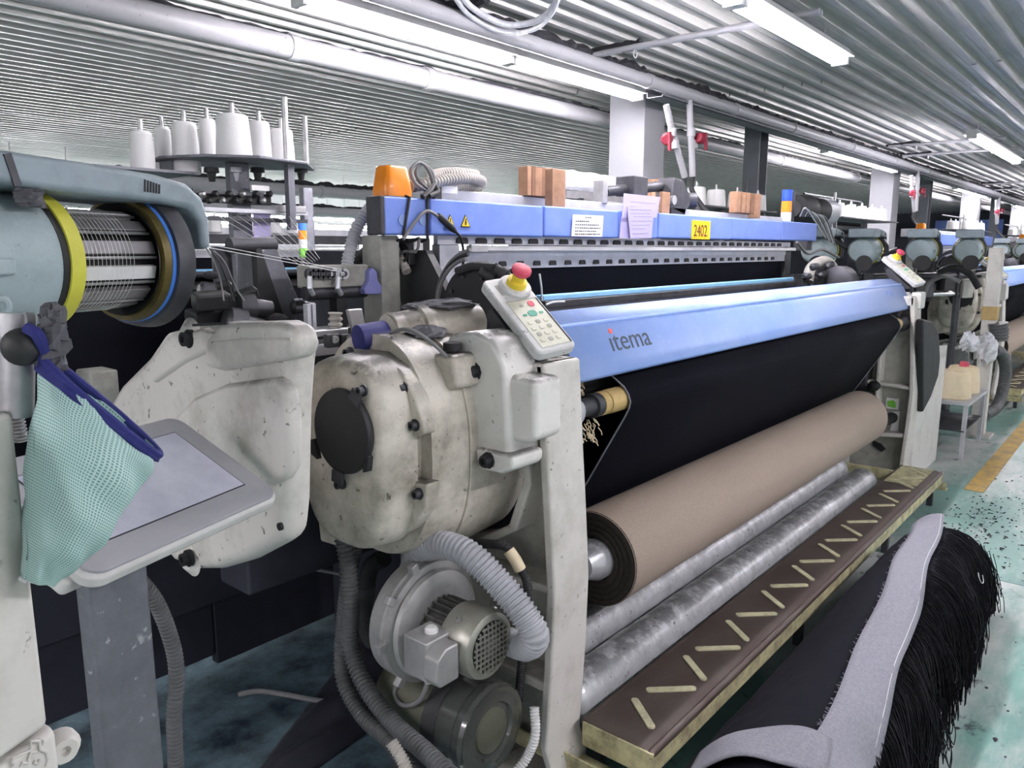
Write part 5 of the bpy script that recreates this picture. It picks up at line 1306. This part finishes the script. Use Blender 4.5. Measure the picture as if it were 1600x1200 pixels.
for k in range(3):
    obj('loose_wire', MB().tube(cr([P(318 + 8 * k, 380 + 6 * k, Y=2.0), P(335 + 8 * k, 410, Y=1.98), P(345 + 12 * k, 440 + 5 * k, Y=2.0), P(350 + 16 * k, 470, Y=2.0)], 6), .0022, 6), 'cable_black' if k % 2 else 'cable', dk)
obj('base_plate', MB().box((P(310, 500, Y=2.2).x, 2.1, 1.19), (P(575, 500, Y=2.2).x, 2.32, 1.23)), 'black', dk, bevel=.01)
obj('base_column', MB().box((P(545, 500, Y=2.28).x, 2.25, 0), (P(575, 500, Y=2.28).x, 2.32, 1.2)), 'black', dk, bevel=.01)
# dark warp sheets and low skirt behind
ws = thing('dark_skirt', 'dark blue-black sheet metal skirt of the neighbouring loom behind the post', 'machine', (.4, 2.35, 0))
obj('upper_sheet', MB().box((-.8, 2.36, .85), (1.3, 2.4, 1.36)), 'black_cloth', ws)
obj('skirt_beam', MB().cyl((-.8, 2.4, .74), (1.62, 2.4, .74), .055, n=20), 'dark_panel', ws)
obj('skirt_panel', MB().box((-.8, 2.38, .36), (.95, 2.42, .72)), 'dark_panel', ws, bevel=.006)
obj('skirt_panel', MB().box((.955, 2.38, .3), (2.1, 2.42, .72)), 'dark_panel', ws, bevel=.006)
obj('lower_panel', MB().box((-.8, 2.44, .08), (.9, 2.48, .5)), 'dark_panel', ws, bevel=.006)
obj('lower_panel', MB().box((.905, 2.44, .08), (1.25, 2.48, .42)), 'dark_panel', ws, bevel=.006)
obj('lower_panel', MB().box((1.255, 2.44, .04), (2.1, 2.48, .45)), 'dark_panel', ws, bevel=.006)
obj('panel_bracket', MB().box((P(140, 582, Y=2.2).x, 2.2, 1.0), (P(185, 582, Y=2.2).x, 2.3, P(160, 580, Y=2.2).z)), 'recess', ws, bevel=.006)
rq = random.Random(8)
rg = tag(obj('floor_rag', MB().grid(lambda a, b: (.98 + .75 * a, 1.72 + .08 * a + (.1 + .34 * a) * b, .006 + .11 * a * math.sin(b * PI) * (1 - .4 * a) + .012 * math.sin(a * 17 + b * 9) * math.sin(b * PI) + rq.uniform(0, .004)), 26, 14), 'dark_panel', None, smooth=60, solid=.003), 'dark crumpled rag on the floor under the drive cover', 'rag')

pp_ = [P(u, v, Y=2.963) for u, v in [(395, 328), (423, 328), (423, 378), (397, 376)]]
tag(obj('paper_sheet', MB().prism([(p.x, p.z) for p in pp_], 'y', 2.962, 2.964), 'paper_lilac', None), 'lilac sheet hanging below the tension discs of the cone rack', 'paper')
sp = thing('stanchion', 'grey flat steel stanchion right of the cone rack uprights', 'post', (P(482, 300, Y=4.2).x, 4.2, 0))
q0, q1 = P(474, 292, Y=4.2), P(489, 292, Y=4.2)
obj('upright', MB().box((q0.x, 4.2, 0), (q1.x, 4.26, q0.z)), 'post_steel', sp, bevel=.01)
obj('foot', MB().box((q0.x - .06, 4.14, 0), (q1.x + .06, 4.32, .015)), 'post_steel', sp)
tw = thing('signal_tower', 'small blue, orange and green signal tower on the grey stanchion', 'lamp', P(473, 390, Y=4.15))
q0 = P(473, 375, Y=4.15)
for z0, m in ((-.105, 'green'), (-.05, 'white_plastic'), (.005, 'orange'), (.06, 'bright_blue')):
    obj('tower_segment', MB().cyl((q0.x, 4.15, q0.z + z0), (q0.x, 4.15, q0.z + z0 + .053), .026, n=14), m, tw)
obj('tower_arm', MB().box((q0.x - .01, 4.15, q0.z - .12), (q0.x + .06, 4.2, q0.z - .105)), 'steel', tw)

# ================================================================== THINGS ON THE HEALD BEAM
a, b = P(592, 308, Y=1.95), P(636, 260, Y=1.95)
lp = thing('signal_lamp', 'orange signal lamp on the left end of the long blue beam', 'lamp', (a.x, 1.95, a.z))
cx = (a.x + b.x) / 2
obj('lens', MB().loft([[(cx + (x - .5) * w, 1.955 + (y - .5) * d, z) for x, y in rrect(1, 1, .22, 4)] for w, d, z in ((.112, .085, a.z), (.116, .088, a.z + .02), (.094, .07, a.z + .092), (.08, .058, a.z + .1))]), 'orange', lp, smooth=40)
obj('lamp_base', MB().box((cx - .06, 1.91, 1.668), (cx + .06, 2.0, a.z + .004)), 'dark_steel', lp, bevel=.003)

SL = 'wooden slats standing on the beam'
ords = ['rearmost', 'second', 'third', 'fourth', 'fifth', 'sixth', 'seventh']
us_ = [820, 827, 832, 837, 842, 847, 852]
for k, u in enumerate(us_):
    p = P(u + 2, 259 + k * .8, Y=2.06)
    t = tag(obj('wooden_slat', MB().box((p.x - .014, 2.04, 1.722), (p.x + .012, 2.09, p.z + random.uniform(-.004, .004))), 'wood_dark' if k % 3 == 1 else 'wood', None, bevel=.002), '%s thin brown slat of the stack beside the wrapped bar' % ords[k] if k else 'leftmost thin brown slat of the stack standing on the beam', 'slat', SL)
a, b = P(857, 326, Y=1.96), P(878, 266, Y=1.96)
tag(obj('wooden_slat', MB().box((a.x, 1.94, 1.672), (b.x, 1.98, b.z)), 'wood', None, bevel=.003), 'wide light brown board in front of the thin slat stack', 'slat', SL)
for k, u in enumerate((1143, 1151, 1158, 1165, 1175)):
    p0, p1 = P(u, 337, Y=2.03), P(u + 8, 300 + k, Y=2.03)
    tag(obj('wooden_slat', MB().box((p0.x + .003, 2.0, 1.722 if k < 4 else 1.7), (p1.x - .003, 2.05, p1.z)), 'wood' if k != 3 else 'wood_dark', None, bevel=.002), '%s slat of the brown stack right of the yellow number plate' % ['first', 'second', 'third', 'shorter dark', 'fifth'][k], 'slat', SL)
for k, u in enumerate((1014, 1021, 1028)):
    p0, p1 = P(u, 300, Y=2.35), P(u + 6, 281, Y=2.35)
    tag(obj('wooden_slat', MB().box((p0.x, 2.33, 1.722), (p1.x, 2.36, p1.z)), 'wood', None, bevel=.002), '%s brown slat behind the grey rod on the beam' % ['first', 'middle', 'last'][k], 'slat', SL)
obj('slat_shelf', MB().box((3.3, 2.2, 1.69), (4.4, 2.4, 1.722)), 'alu', loom)
tag(obj('wooden_slat', MB().box((P(1030, 340, Y=1.98).x, 1.965, 1.672), (P(1042, 340, Y=1.98).x, 1.985, P(1036, 300, Y=1.98).z)), 'wood', None, bevel=.002), 'brown slat half hidden behind the lilac papers', 'slat', SL)

# lifting rod and wrapped bar
rd = thing('lifting_rod', 'grey lifting rod with clamp blocks above the blue beam', 'rod', P(990, 295, Y=2.05))
p0, p1 = P(944, 299, Y=2.08), P(1045, 290, Y=2.08)
obj('rod_tube', MB().cyl(p0, p1, .026, n=18), 'dark_steel', rd)
obj('rod_fork', MB().box((p0.x - .05, 2.05, p0.z - .06), (p0.x - .01, 2.11, p0.z + .05)), 'steel', rd, bevel=.006)
q = P(992, 291, Y=2.06); obj('clamp_block', MB().box((q.x - .07, 2.02, q.z - .05), (q.x + .06, 2.13, q.z + .045)), 'dark_steel', rd, bevel=.006)
q = P(1052, 300, Y=2.04); obj('end_bracket', MB().prism([(q.x - .1, q.z - .09), (q.x + .06, q.z - .12), (q.x + .12, q.z - .04), (q.x + .04, q.z + .06), (q.x - .06, q.z + .07)], 'y', 2.0, 2.1), 'dark_steel', rd, bevel=.008)
obj('bracket_screw', MB().lathe([(0, .02), (.5, .024), (1, .024), (1, .01)], P(1046, 313, Y=2.0), (0, -.03, 0), 14), 'steel', rd)
obj('bracket_wheel', MB().lathe([(0, .02), (0, .04), (1, .04), (1, .02)], P(1075, 313, Y=2.03), (.03, -.03, 0), 18), 'dark_steel', rd)
obj('bracket_foot', MB().box((q.x - .09, 2.0, 1.65), (q.x + .07, 2.09, q.z - .08)), 'black', rd, bevel=.006)
wb = thing('wrapped_bar', 'steel bar wrapped in clear film lying along the top of the beam', 'bar', P(940, 280, Y=2.3))
p0, p1 = P(878, 281, Y=2.25), P(1000, 292, Y=2.25)
obj('film', MB().loft([[p0.lerp(p1, k / 16) + Vector((0, .03 * math.cos(q), (.05 - .018 * k / 16) * math.sin(q) + random.uniform(-.005, .005))) for q in [i * PI / 6 for i in range(12)]] for k in range(17)]), 'silver_bag', wb, smooth=60)
obj('bar', MB().box((p0.x, 2.22, p0.z - .085), (p1.x - .1, 2.27, p0.z - .05)), 'steel', wb)
obj('bar_stand', MB().box((p0.x + .1, 2.22, 1.7), (p0.x + .14, 2.27, p0.z - .08)), 'dark_steel', wb)
# coils of hose and cable
ch = [P(640, 292, Y=1.97), P(665, 287, Y=1.97), P(700, 281, Y=1.99), P(735, 279, Y=2.02), P(752, 283, Y=2.08), P(748, 291, Y=2.12), P(720, 293, Y=2.08), P(690, 290, Y=2.06), P(672, 279, Y=2.08), P(690, 271, Y=2.12), P(720, 270, Y=2.14), P(745, 274, Y=2.16)]
hose_thing('coil of grey corrugated hose lying on the beam behind the orange lamp', ch, .021, 'hose_tan', .018, .76)
for k, pts in enumerate([[(668, 300), (648, 285), (642, 266), (655, 254), (668, 264), (676, 285), (674, 298)], [(672, 300), (655, 282), (650, 268), (660, 256), (674, 268), (680, 290)]]):
    tag(obj('cable_loop', MB().tube(cr([P(u, v, Y=1.93 + .02 * k) for u, v in pts], 8), .006, 8), 'cable'), '%s grey cable loop tied above the beam next to the orange lamp' % ['outer', 'inner'][k], 'cable', 'cable loops')
tag(obj('cable_knot', MB().tube(cr([P(660, 308, Y=1.89), P(672, 298, Y=1.9), P(678, 290, Y=1.92), P(684, 300, Y=1.9), P(670, 306, Y=1.89)], 6), .009, 8), 'rubber'), 'dark tie knot holding cables to the blue beam', 'cable')
cs = thing('sensor_unit', 'small black sensor with perforated white strip on the beam top', 'sensor', P(683, 312, Y=1.93))
obj('sensor_body', MB().box((P(676, 315, Y=1.93).x, 1.92, 1.668), (P(688, 315, Y=1.93).x, 1.95, 1.715)), 'black', cs, bevel=.004)
obj('sensor_strip', MB().box((P(676, 300, Y=2.0).x, 1.99, 1.70), (P(712, 300, Y=2.0).x, 2.0, 1.725)), 'white_plastic', cs)
hose_thing('light corrugated hose curving down from the left end of the beam', [P(600, 312, Y=2.05), P(586, 318, Y=2.05), P(570, 335, Y=2.05), P(556, 360, Y=2.05), P(547, 390, Y=2.05), P(542, 416, Y=2.05)], .021, 'hose_grey', .012, .86)
hose_thing('dark cable hose hanging left of the rear post', [P(590, 350, Y=2.12), P(578, 380, Y=2.12), P(560, 405, Y=2.12), P(548, 418, Y=2.12)], .016, 'rubber', .01, .9)

# papers
def paper(label, quad, m, lines, name='paper_sheet', y=1.893):
    ps = [P(u, v, Y=y) for u, v in quad]
    t = tag(obj(name, MB().prism([(p.x, p.z) for p in ps], 'y', y, y + .0015), m), label, 'paper')
    lm_ = MB()
    tl, tr_, bl_ = ps[0], ps[1], ps[3]
    for fy, x0, x1, h in lines:
        o_ = tl.lerp(bl_, fy); w_ = tr_ - tl
        c0, c1 = o_ + w_ * x0, o_ + w_ * x1
        n = max(int((x1 - x0) * 16), 1); r2 = random.Random(int(fy * 1000))
        for i in range(n):
            q0, q1 = c0.lerp(c1, i / n), c0.lerp(c1, (i + r2.uniform(.55, .9)) / n)
            lm_.box((q0.x, y - .0006, q0.z - h), (q1.x, y + .0002, q0.z))
    obj('print', lm_, 'ink' if m == 'paper' else 'ink_soft', t, smooth=0, kind='stuff')
    return t
paper('white instruction sheet with printed lines taped on the blue beam', [(895, 335), (943, 337), (941, 370), (893, 369)], 'paper', [(.1, .4, .6, .004), (.28, .1, .55, .004), (.44, .1, .88, .004), (.59, .1, .95, .004), (.74, .1, .8, .004), (.88, .1, .93, .004)])
paper('lilac form hanging from the rod over the blue beam', [(980, 323), (1022, 324), (1018, 372), (985, 372)], 'paper_lilac', [(.08, .1, .9, .003), (.2, .1, .85, .003), (.3, .2, .9, .003), (.45, .05, .9, .003), (.58, .1, .8, .003), (.7, .1, .6, .003), (.85, .1, .7, .003)], y=1.878)
paper('rear lilac sheet behind the lilac form', [(975, 302), (1032, 308), (1026, 340), (972, 340)], 'paper_lilac', [(.3, .2, .9, .003), (.5, .2, .8, .003)], y=1.885)
paper('lowest lilac sheet peeking out left of the lilac form', [(971, 338), (990, 338), (986, 373), (968, 372)], 'paper_lilac', [], y=1.890)

# ---- white drop pipes with red valves
for k, (pts, vl, lab) in enumerate([([(1041, 164), (1049, 200), (1060, 240), (1070, 276)], (1050, 216), 'slanting white drop pipe with a red valve beside the square pillar'), ([(1077, 155), (1079, 200), (1081, 240), (1082, 276)], (1088, 214), 'upright white drop pipe with a red valve beside the square pillar')]):
    ps = [P(u, v, Y=2.9) for u, v in pts]
    t = thing('drop_pipe', lab, 'pipe', ps[0], 'white drop pipes')
    obj('pipe_run', MB().tube(ps, .024, 14), 'pipe', t)
    for u, v in ((pts[1][0] + 1, 207), (pts[1][0] + 5, 226)):
        c = P(u, v, Y=2.9); obj('coupling', MB().cyl(c + Vector((0, 0, .03)), c - Vector((0, 0, .03)), .032, n=14), 'pipe', t)
    vc = P(vl[0] - (6 if k == 0 else -2), vl[1], Y=2.86)
    vv = obj('valve', MB().lathe([(0, .02), (.1, .04), (.5, .045), (.6, .03), (1, .028)], vc, (-.07 if k == 0 else .07, -.02, -.02), 14), 'valve', t)
    obj('valve_handle', MB().obox(vc + Vector((-.05 if k == 0 else .06, -.04, -.03)), (.03, .02, .13), (1, 0, .1), (0, 1, 0)), 'valve', vv, bevel=.004)
    e0 = ps[-1]; obj('hose_tail', MB().tube(cr([e0, e0 + Vector((.02, 0, -.12)), Vector((e0.x + .02, 2.7, 1.72)), Vector((e0.x, 2.4, 1.5))], 6), .02, 10), 'rubber', t)
# right end keypad, lamp tower and motor
kp = dup(bpy.data.objects['control_keypad'], Vector(bpy.data.objects['control_keypad'].location) + Vector((3.86, .03, .04)), 'grey keypad with red emergency stop at the far right end of the blue cover')
lt = thing('signal_tower', 'thin blue and orange signal tower at the right end of the beam', 'lamp', P(1228, 345, Y=2.05))
p = P(1228, 340, Y=2.05)
for z0, z1, m in ((-.05, .035, 'white_plastic'), (.037, .11, 'orange'), (.112, .185, 'lamp_blue')):
    obj('tower_segment', MB().cyl((p.x, 2.05, p.z + z0), (p.x, 2.05, p.z + z1), .035, n=18), m, lt)
obj('tower_bracket', MB().box((p.x + .06, 2.03, 1.6), (p.x + .1, 2.07, p.z + .18)), 'dark_steel', lt)
em = thing('end_drive', 'black electric motor at the right end of the blue beam', 'motor', P(1260, 330, Y=2.1))
a = P(1238, 326, Y=2.1)
obj('drive_body', MB().lathe([(0, .06), (.05, .1), (.35, .11), (.4, .08), (.45, .08), (.5, .1), (.9, .1), (1, .07)], a, (.75, 0, .0), 20), 'black', em)
obj('drive_cap', MB().cyl(a + Vector((.55, 0, 0)), a + Vector((.74, 0, 0)), .104, n=20), 'alu', em)
obj('drive_stand', MB().box((a.x + .2, 2.05, 1.5), (a.x + .3, 2.15, a.z - .08)), 'dark_steel', em)
for k in range(6):
    tag(obj('wire_loop', MB().tube(cr([P(1250 + 4 * k, 338, Y=2.0), P(1258 + 3 * k, 325 + 3 * k, Y=1.96), P(1270 + 4 * k, 340, Y=1.95), P(1290 + 3 * k, 372 + k * 2, Y=1.95)], 6), .006, 6), 'cable' if k % 2 else 'alu'), '%s loose wire draped off the right end of the blue beam' % ORD[k], 'cable', 'loose wires at the right beam end')
# cones on the rack behind the beam
r2k = thing('yarn_shelf', 'dark yarn shelf with white cones behind the right part of the beam', 'rack', (6.2, 3.0, 0))
obj('shelf', MB().box((5.75, 2.85, 1.84), (7.2, 3.15, 1.855)), 'dark_steel', r2k, bevel=.003)
obj('rack_post', MB().box((6.3, 2.98, 0), (6.38, 3.04, 1.84)), 'post_steel', r2k, bevel=.003)
obj('rack_upright', MB().cyl((6.6, 2.9, 1.84), (6.6, 2.9, 2.12), .012, n=10), 'dark_steel', r2k)
for k, u in enumerate((1087, 1118, 1151, 1183)):
    b = P(u, 322, Y=3.0)
    t = thing('yarn_cone', ['white cone nearest the drop pipes, behind the blue beam', 'white cone between two others behind the yellow number plate', 'white cone just behind the brown slats at the right', 'white cone beside the grey steel post behind the beam'][k], 'yarn cone', (b.x, 3.0, 1.855), 'white cones behind the beam')
    cone_parts(t, (b.x, 3.0, 1.855), .085, .15)

# ---- little table with cream cones beyond the loom
tb_ = thing('yarn_table', 'small low steel table with cream yarn cones at the far aisle end', 'table', (6.3, 1.0, 0))
obj('tabletop', MB().box((6.22, .98, .395), (6.95, 1.5, .42)), 'alu', tb_, bevel=.004)
for x, y in ((6.24, .99), (6.92, .99), (6.24, 1.46), (6.92, 1.46)): obj('leg', MB().box((x, y, 0), (x + .028, y + .028, .395)), 'alu', tb_)
obj('lower_shelf', MB().box((6.24, 1.0, .2), (6.93, 1.48, .212)), 'dark_steel', tb_)
for k, (x, y, r, lab) in enumerate([(6.42, 1.13, .125, 'cream yarn cone in front on the small table'), (6.72, 1.12, .12, 'cream yarn cone with a red-topped tip behind the front one'), (6.52, 1.37, .09, 'smaller pale yarn cone at the rear left of the small table')]):
    t = thing('cream_cone', lab, 'yarn cone', (x, y, .42), 'cream cones on the small table')
    obj('yarn_body', MB().lathe([(0, r * .95), (.03, r), (.15, r), (.9, r * .88), (1, r * .78), (1, r * .2)], (x, y, .42), (0, 0, .2 if k < 2 else .24), 30), 'yarn_cream', t, smooth=40)
    if k == 1: obj('cone_tip', MB().lathe([(0, .035), (1, .03)], (x, y, .615), (0, 0, .04), 14), 'red', t)
    else: obj('cone_tip', MB().lathe([(0, .03), (1, .026)], (x, y, .61), (0, 0, .015), 14), 'yarn_cream', t)

# ================================================================== FURTHER LOOMS OF THE HALL
SKIP = ('number_plate', 'leg_sticker', 'torn_label', 'warning_sign', 'logo_dot', 'sensor_cable', 'slot', 'yarn_fuzz', 'hanging_cable', 'plug_cable', 'cable_plug', 'cable_strap', 'model_lettering', 'cable_tie')
def thin(root, loc, label, group, rotz=None, keep=None, drop=()):
    """a copy of a thing without the pieces too small to show that far off"""
    r = root.copy(); COL.objects.link(r); r.location = loc; r['label'] = label; r['group'] = group
    if rotz is not None: r.rotation_euler = (0, 0, rotz)
    for ch in list(root.children):
        n = ch.name.split('.')[0]
        if n in SKIP or n in drop or (keep and n not in keep): continue
        c = ch.copy(); COL.objects.link(c); c.parent = r
        for g_ in list(ch.children):
            if g_.name.split('.')[0] in SKIP: continue
            d = g_.copy(); COL.objects.link(d); d.parent = c
    return r
feeder_o = bpy.data.objects['weft_feeder']; keypad_o = bpy.data.objects['control_keypad']; roll_o = bpy.data.objects['cloth_roll']
rack_o = bpy.data.objects['cone_rack']; lamp_o = bpy.data.objects['signal_lamp']; blower_o = bpy.data.objects['suction_blower']
cone_o = bpy.data.objects['yarn_cone.004']; step_o = bpy.data.objects['step_platform']
lw = ['next loom down the row behind the small yarn table', 'second loom down the row, past the next one', 'third loom down the row near the hall end']
wd_ = ['next', 'second', 'third']
SNG = {}
def simple_cone():
    t = tag(obj('yarn_cone', MB().lathe([(0, .06), (.05, .07), (.75, .056), (.8, .045), (.8, .012), (1, .01)], (0, 0, 0), (0, 0, .2), 16), 'yarn_white', None, smooth=40), '', 'yarn cone')
    return t
for k in range(3):
    dx = 7.0 * (k + 1)
    thin(loom, Vector(loom.location) + Vector((dx, 0, 0)), 'grey and blue ' + lw[k], 'looms further down the row', drop=('drive_cover', 'temple_clutter') if k == 0 else ())
    thin(keypad_o, Vector(keypad_o.location) + Vector((dx, 0, 0)), 'tilted grey keypad on the %s loom down the row' % wd_[k], 'keypads of the far looms')
    thin(roll_o, Vector(roll_o.location) + Vector((dx, 0, 0)), 'cloth roll on the %s loom down the row' % wd_[k], 'cloth rolls of the far looms')
    thin(lamp_o, Vector(lamp_o.location) + Vector((dx, 0, 0)), 'orange signal lamp on the %s loom down the row' % wd_[k], 'signal lamps of the far looms')
    thin(blower_o, Vector(blower_o.location) + Vector((dx, 0, 0)), 'suction blower on the %s loom down the row' % wd_[k], 'blowers of the far looms', keep=('volute', 'fan_cowl', 'motor_body', 'terminal_box'))
    rk_ = thin(rack_o, Vector(rack_o.location) + Vector((dx, 0, 0)), 'dark cone rack above the %s loom down the row' % wd_[k], 'cone racks of the far looms', keep=('shelf', 'rack_post', 'rack_upright', 'cross_bar', 'tension_rail'))
    obj('shelf', MB().box((.2, -.2, tz - .012), (2.5, .25, tz)), 'dark_steel', rk_)
    obj('rack_post', MB().box((1.9, .05, 0), (1.98, .1, tz - .012)), 'post_steel', rk_)
    obj('rack_rail', MB().tube([(.3, .28, tz + .27), (2.45, .28, tz + .27), (2.5, .28, tz + .2), (2.5, .28, tz)], .012, 8), 'dark_steel', rk_)
    if k < 2: thin(step_o, Vector(step_o.location) + Vector((dx, .05, 0)), 'low metal step before the %s loom down the row' % wd_[k], 'steps of the far looms')
    for q in range(10):
        if not SNG: o = SNG['c'] = simple_cone()
        else: o = SNG['c'].copy(); COL.objects.link(o)
        o.location = (2.05 + dx + (q % 5) * .42 + (.2 if q >= 5 else 0), 3.12 if q < 5 else 2.94, tz)
        o['group'] = 'white cones over the %s loom' % wd_[k]
        o['label'] = '%s white yarn cone of the %s line over the %s loom down the row' % (ORD[q % 5], 'rear' if q < 5 else 'front', wd_[k])
fpos = [(6.4, 2.14), (6.85, 1.93), (7.25, 1.6), (7.7, 1.34), (13.3, 1.9), (13.8, 1.7), (14.3, 1.5)]
flab = ['grey-green weft feeder nearest the end of the blue beam', 'second grey-green weft feeder from the blue beam end', 'third grey-green weft feeder from the blue beam end', 'rightmost of the four grey-green weft feeders past the beam', 'far grey-green weft feeder at the second loom, first', 'far grey-green weft feeder at the second loom, middle', 'far grey-green weft feeder at the second loom, last']
FK = ('housing', 'yellow_ring', 'black_gap', 'drum_core', 'brass_ring', 'blue_ring', 'end_ring', 'cover_arm')
for (x, y), lb in zip(fpos, flab):
    f_ = thin(feeder_o, (x, y, 1.5), lb, 'weft feeders of the far looms', keep=FK, rotz=math.radians(8))
    st_ = obj('stand', MB().cyl((.06, .06, -.09), (.06, .06, -1.5), .014, n=8), 'dark_steel', f_)
    obj('front_disc', MB().lathe([(0, .02), (.2, .06), (1, .06), (1, .03)], (-.36, -.03, -.1), (-.04, -.01, 0), 18), 'black', f_)
# pale stand post of the next loom
s2 = thing('feeder_stand', 'tall pale stand post of the next loom wrapped with tape', 'stand', (7.0, 1.02, 0))
pu = P(1553, 500, Y=1.02)
obj('post', MB().box((pu.x - .05, 1.0, 0), (pu.x + .05, 1.1, 1.52)), 'leg', s2, bevel=.008)
obj('tape_wrap', MB().box((pu.x - .055, .995, .95), (pu.x + .055, 1.105, 1.06)), 'roller_wood', s2, bevel=.006)
obj('hose_wrap', MB().hose([(pu.x - .06, .98, .93), (pu.x - .05, .97, .87), (pu.x - .04, .97, .8)], .07, .025, 14, .9), 'hose_dark', s2)
obj('foil_wrap', crumple((pu.x - .2, 1.02, .74), .09, (1, .8, 1.3), 1), 'silver_bag', s2, smooth=0)
obj('foil_wrap', crumple((pu.x - .75, 1.05, .84), .075, (1.1, .8, .9), 2), 'silver_bag', s2, smooth=0)
obj('cross_rod', MB().cyl((pu.x - 1.2, 1.05, .84), (pu.x - .05, 1.05, .84), .014, n=10), 'steel', s2)
obj('post_foot', MB().box((pu.x - .1, .95, 0), (pu.x + .1, 1.15, .02)), 'leg', s2)
hose_thing('thick smooth grey hose bending down at the next loom', [(7.9, 1.1, .62), (8.0, 1.06, .6), (8.15, 1.03, .45), (8.15, 1.03, .25), (8.0, 1.05, .1), (7.7, 1.1, .08)], .05, 'hose_dark', .03, .96)
# looms of the row behind, seen through the gap on the left
for k, (x, y) in enumerate(((.4, 6.2), (6.6, 6.2))):
    thin(loom, Vector((x + 1.5, y, 0)), '%s loom of the row behind the cone rack' % ['first', 'second'][k], 'looms of the rear row', drop=('beam_cover', 'breast_cover'))
    for q in range(12):
        o = SNG['c'].copy(); COL.objects.link(o); o.location = (x + 2.0 + q * .22, y + .9, 1.67); o['group'] = 'white cones on the rear row looms'; o['label'] = '%s white yarn cone in line on the %s rear row loom' % (ORD[q], ['first', 'second'][k])
    l2 = thing('signal_tower', '%s blue and orange signal tower of the rear row' % ['first', 'second'][k], 'lamp', (x + 3.0, y + .6, 1.6))
    for z0, m in ((0, 'white_plastic'), (.08, 'orange'), (.16, 'lamp_blue')): obj('tower_segment', MB().cyl((x + 3.0, y + .6, 1.6 + z0), (x + 3.0, y + .6, 1.675 + z0), .035, n=14), m, l2)
    obj('tower_pole', MB().cyl((x + 3.0, y + .6, 1.2), (x + 3.0, y + .6, 1.6), .02, n=8), 'steel', l2)
sign = tag(obj('blue_board', MB().box((30, 4.3, 1.9), (30.05, 6.3, 2.5)), 'blue', None), 'blue board on the dark far end of the hall', 'board')
struct('wall_far', MB().box((30.06, -6, 0), (30.2, 16, CEIL)), 'wall_dark')

# ---- machinery crowding the gap between the loom and its neighbour
for k, (pts, r, m, lab) in enumerate([
    ([P(1448, 470, X=7.6), P(1462, 432, X=7.6), P(1490, 418, X=7.6), P(1515, 428, X=7.6), P(1530, 450, X=7.6)], .03, 'rubber', 'thick black hose arching over the next loom gear housing'),
    ([P(1440, 480, X=7.4), P(1450, 445, X=7.4), P(1475, 432, X=7.4), P(1500, 440, X=7.4)], .018, 'cable', 'thin grey hose arching in front of the black one at the next loom'),
    ([P(1440, 540, X=6.9), P(1452, 575, X=6.9), P(1468, 600, X=6.9), P(1476, 640, X=6.9)], .03, 'hose_dark', 'dark hose dropping behind the white end panel'),
    ([P(1300, 372, Y=2.0), P(1330, 392, Y=2.0), P(1370, 398, Y=2.0), P(1400, 388, Y=2.0)], .012, 'cable_black', 'black cable slung below the grey-green weft feeders'),
    ([P(1245, 378, Y=1.9), P(1262, 396, Y=1.9), P(1285, 390, Y=1.9), P(1310, 402, Y=1.9)], .01, 'cable', 'grey cable slung right of the beam end')]):
    tag(obj('machine_hose', MB().tube(cr(pts, 8), r, 10), m, None), lab, 'hose')
mu = thing('weft_rail', 'dark rail with blocks carrying the far weft feeders', 'machine', (6.4, 2.0, 0))
obj('rail_bar', MB().cyl((6.2, 2.3, 1.28), (7.9, 1.35, 1.28), .03, n=10), 'dark_steel', mu)
obj('rail_bar', MB().cyl((6.2, 2.3, 1.12), (7.9, 1.35, 1.12), .025, n=10), 'steel', mu)
rq = random.Random(12)
for k in range(9):
    q = k / 8; c = Vector((6.25 + 1.6 * q, 2.27 - .9 * q, 1.2))
    obj('rail_block', MB().obox(c + Vector((0, 0, rq.uniform(-.05, .08))), (rq.uniform(.06, .14), .09, rq.uniform(.1, .2)), (1, -.55, 0), (.55, 1, 0)), ['dark_steel', 'black', 'recess'][k % 3], mu, bevel=.01)
obj('rail_leg', MB().cyl((6.3, 2.24, 0), (6.3, 2.24, 1.28), .03, n=10), 'dark_steel', mu)
obj('rail_leg', MB().cyl((7.8, 1.41, 0), (7.8, 1.41, 1.28), .03, n=10), 'dark_steel', mu)

dps = [o for o in bpy.data.objects if o.name.split('.')[0] == 'drop_pipe' and o.parent is None]
for k, dp_ in enumerate(list(dps)):
    for q in (1, 2):
        thin(dp_, Vector(dp_.location) + Vector((6.95 * q, 0, 0)), '%s white drop pipe over the %s loom down the row' % (['slanting', 'upright'][k], wd_[q - 1]), 'white drop pipes')
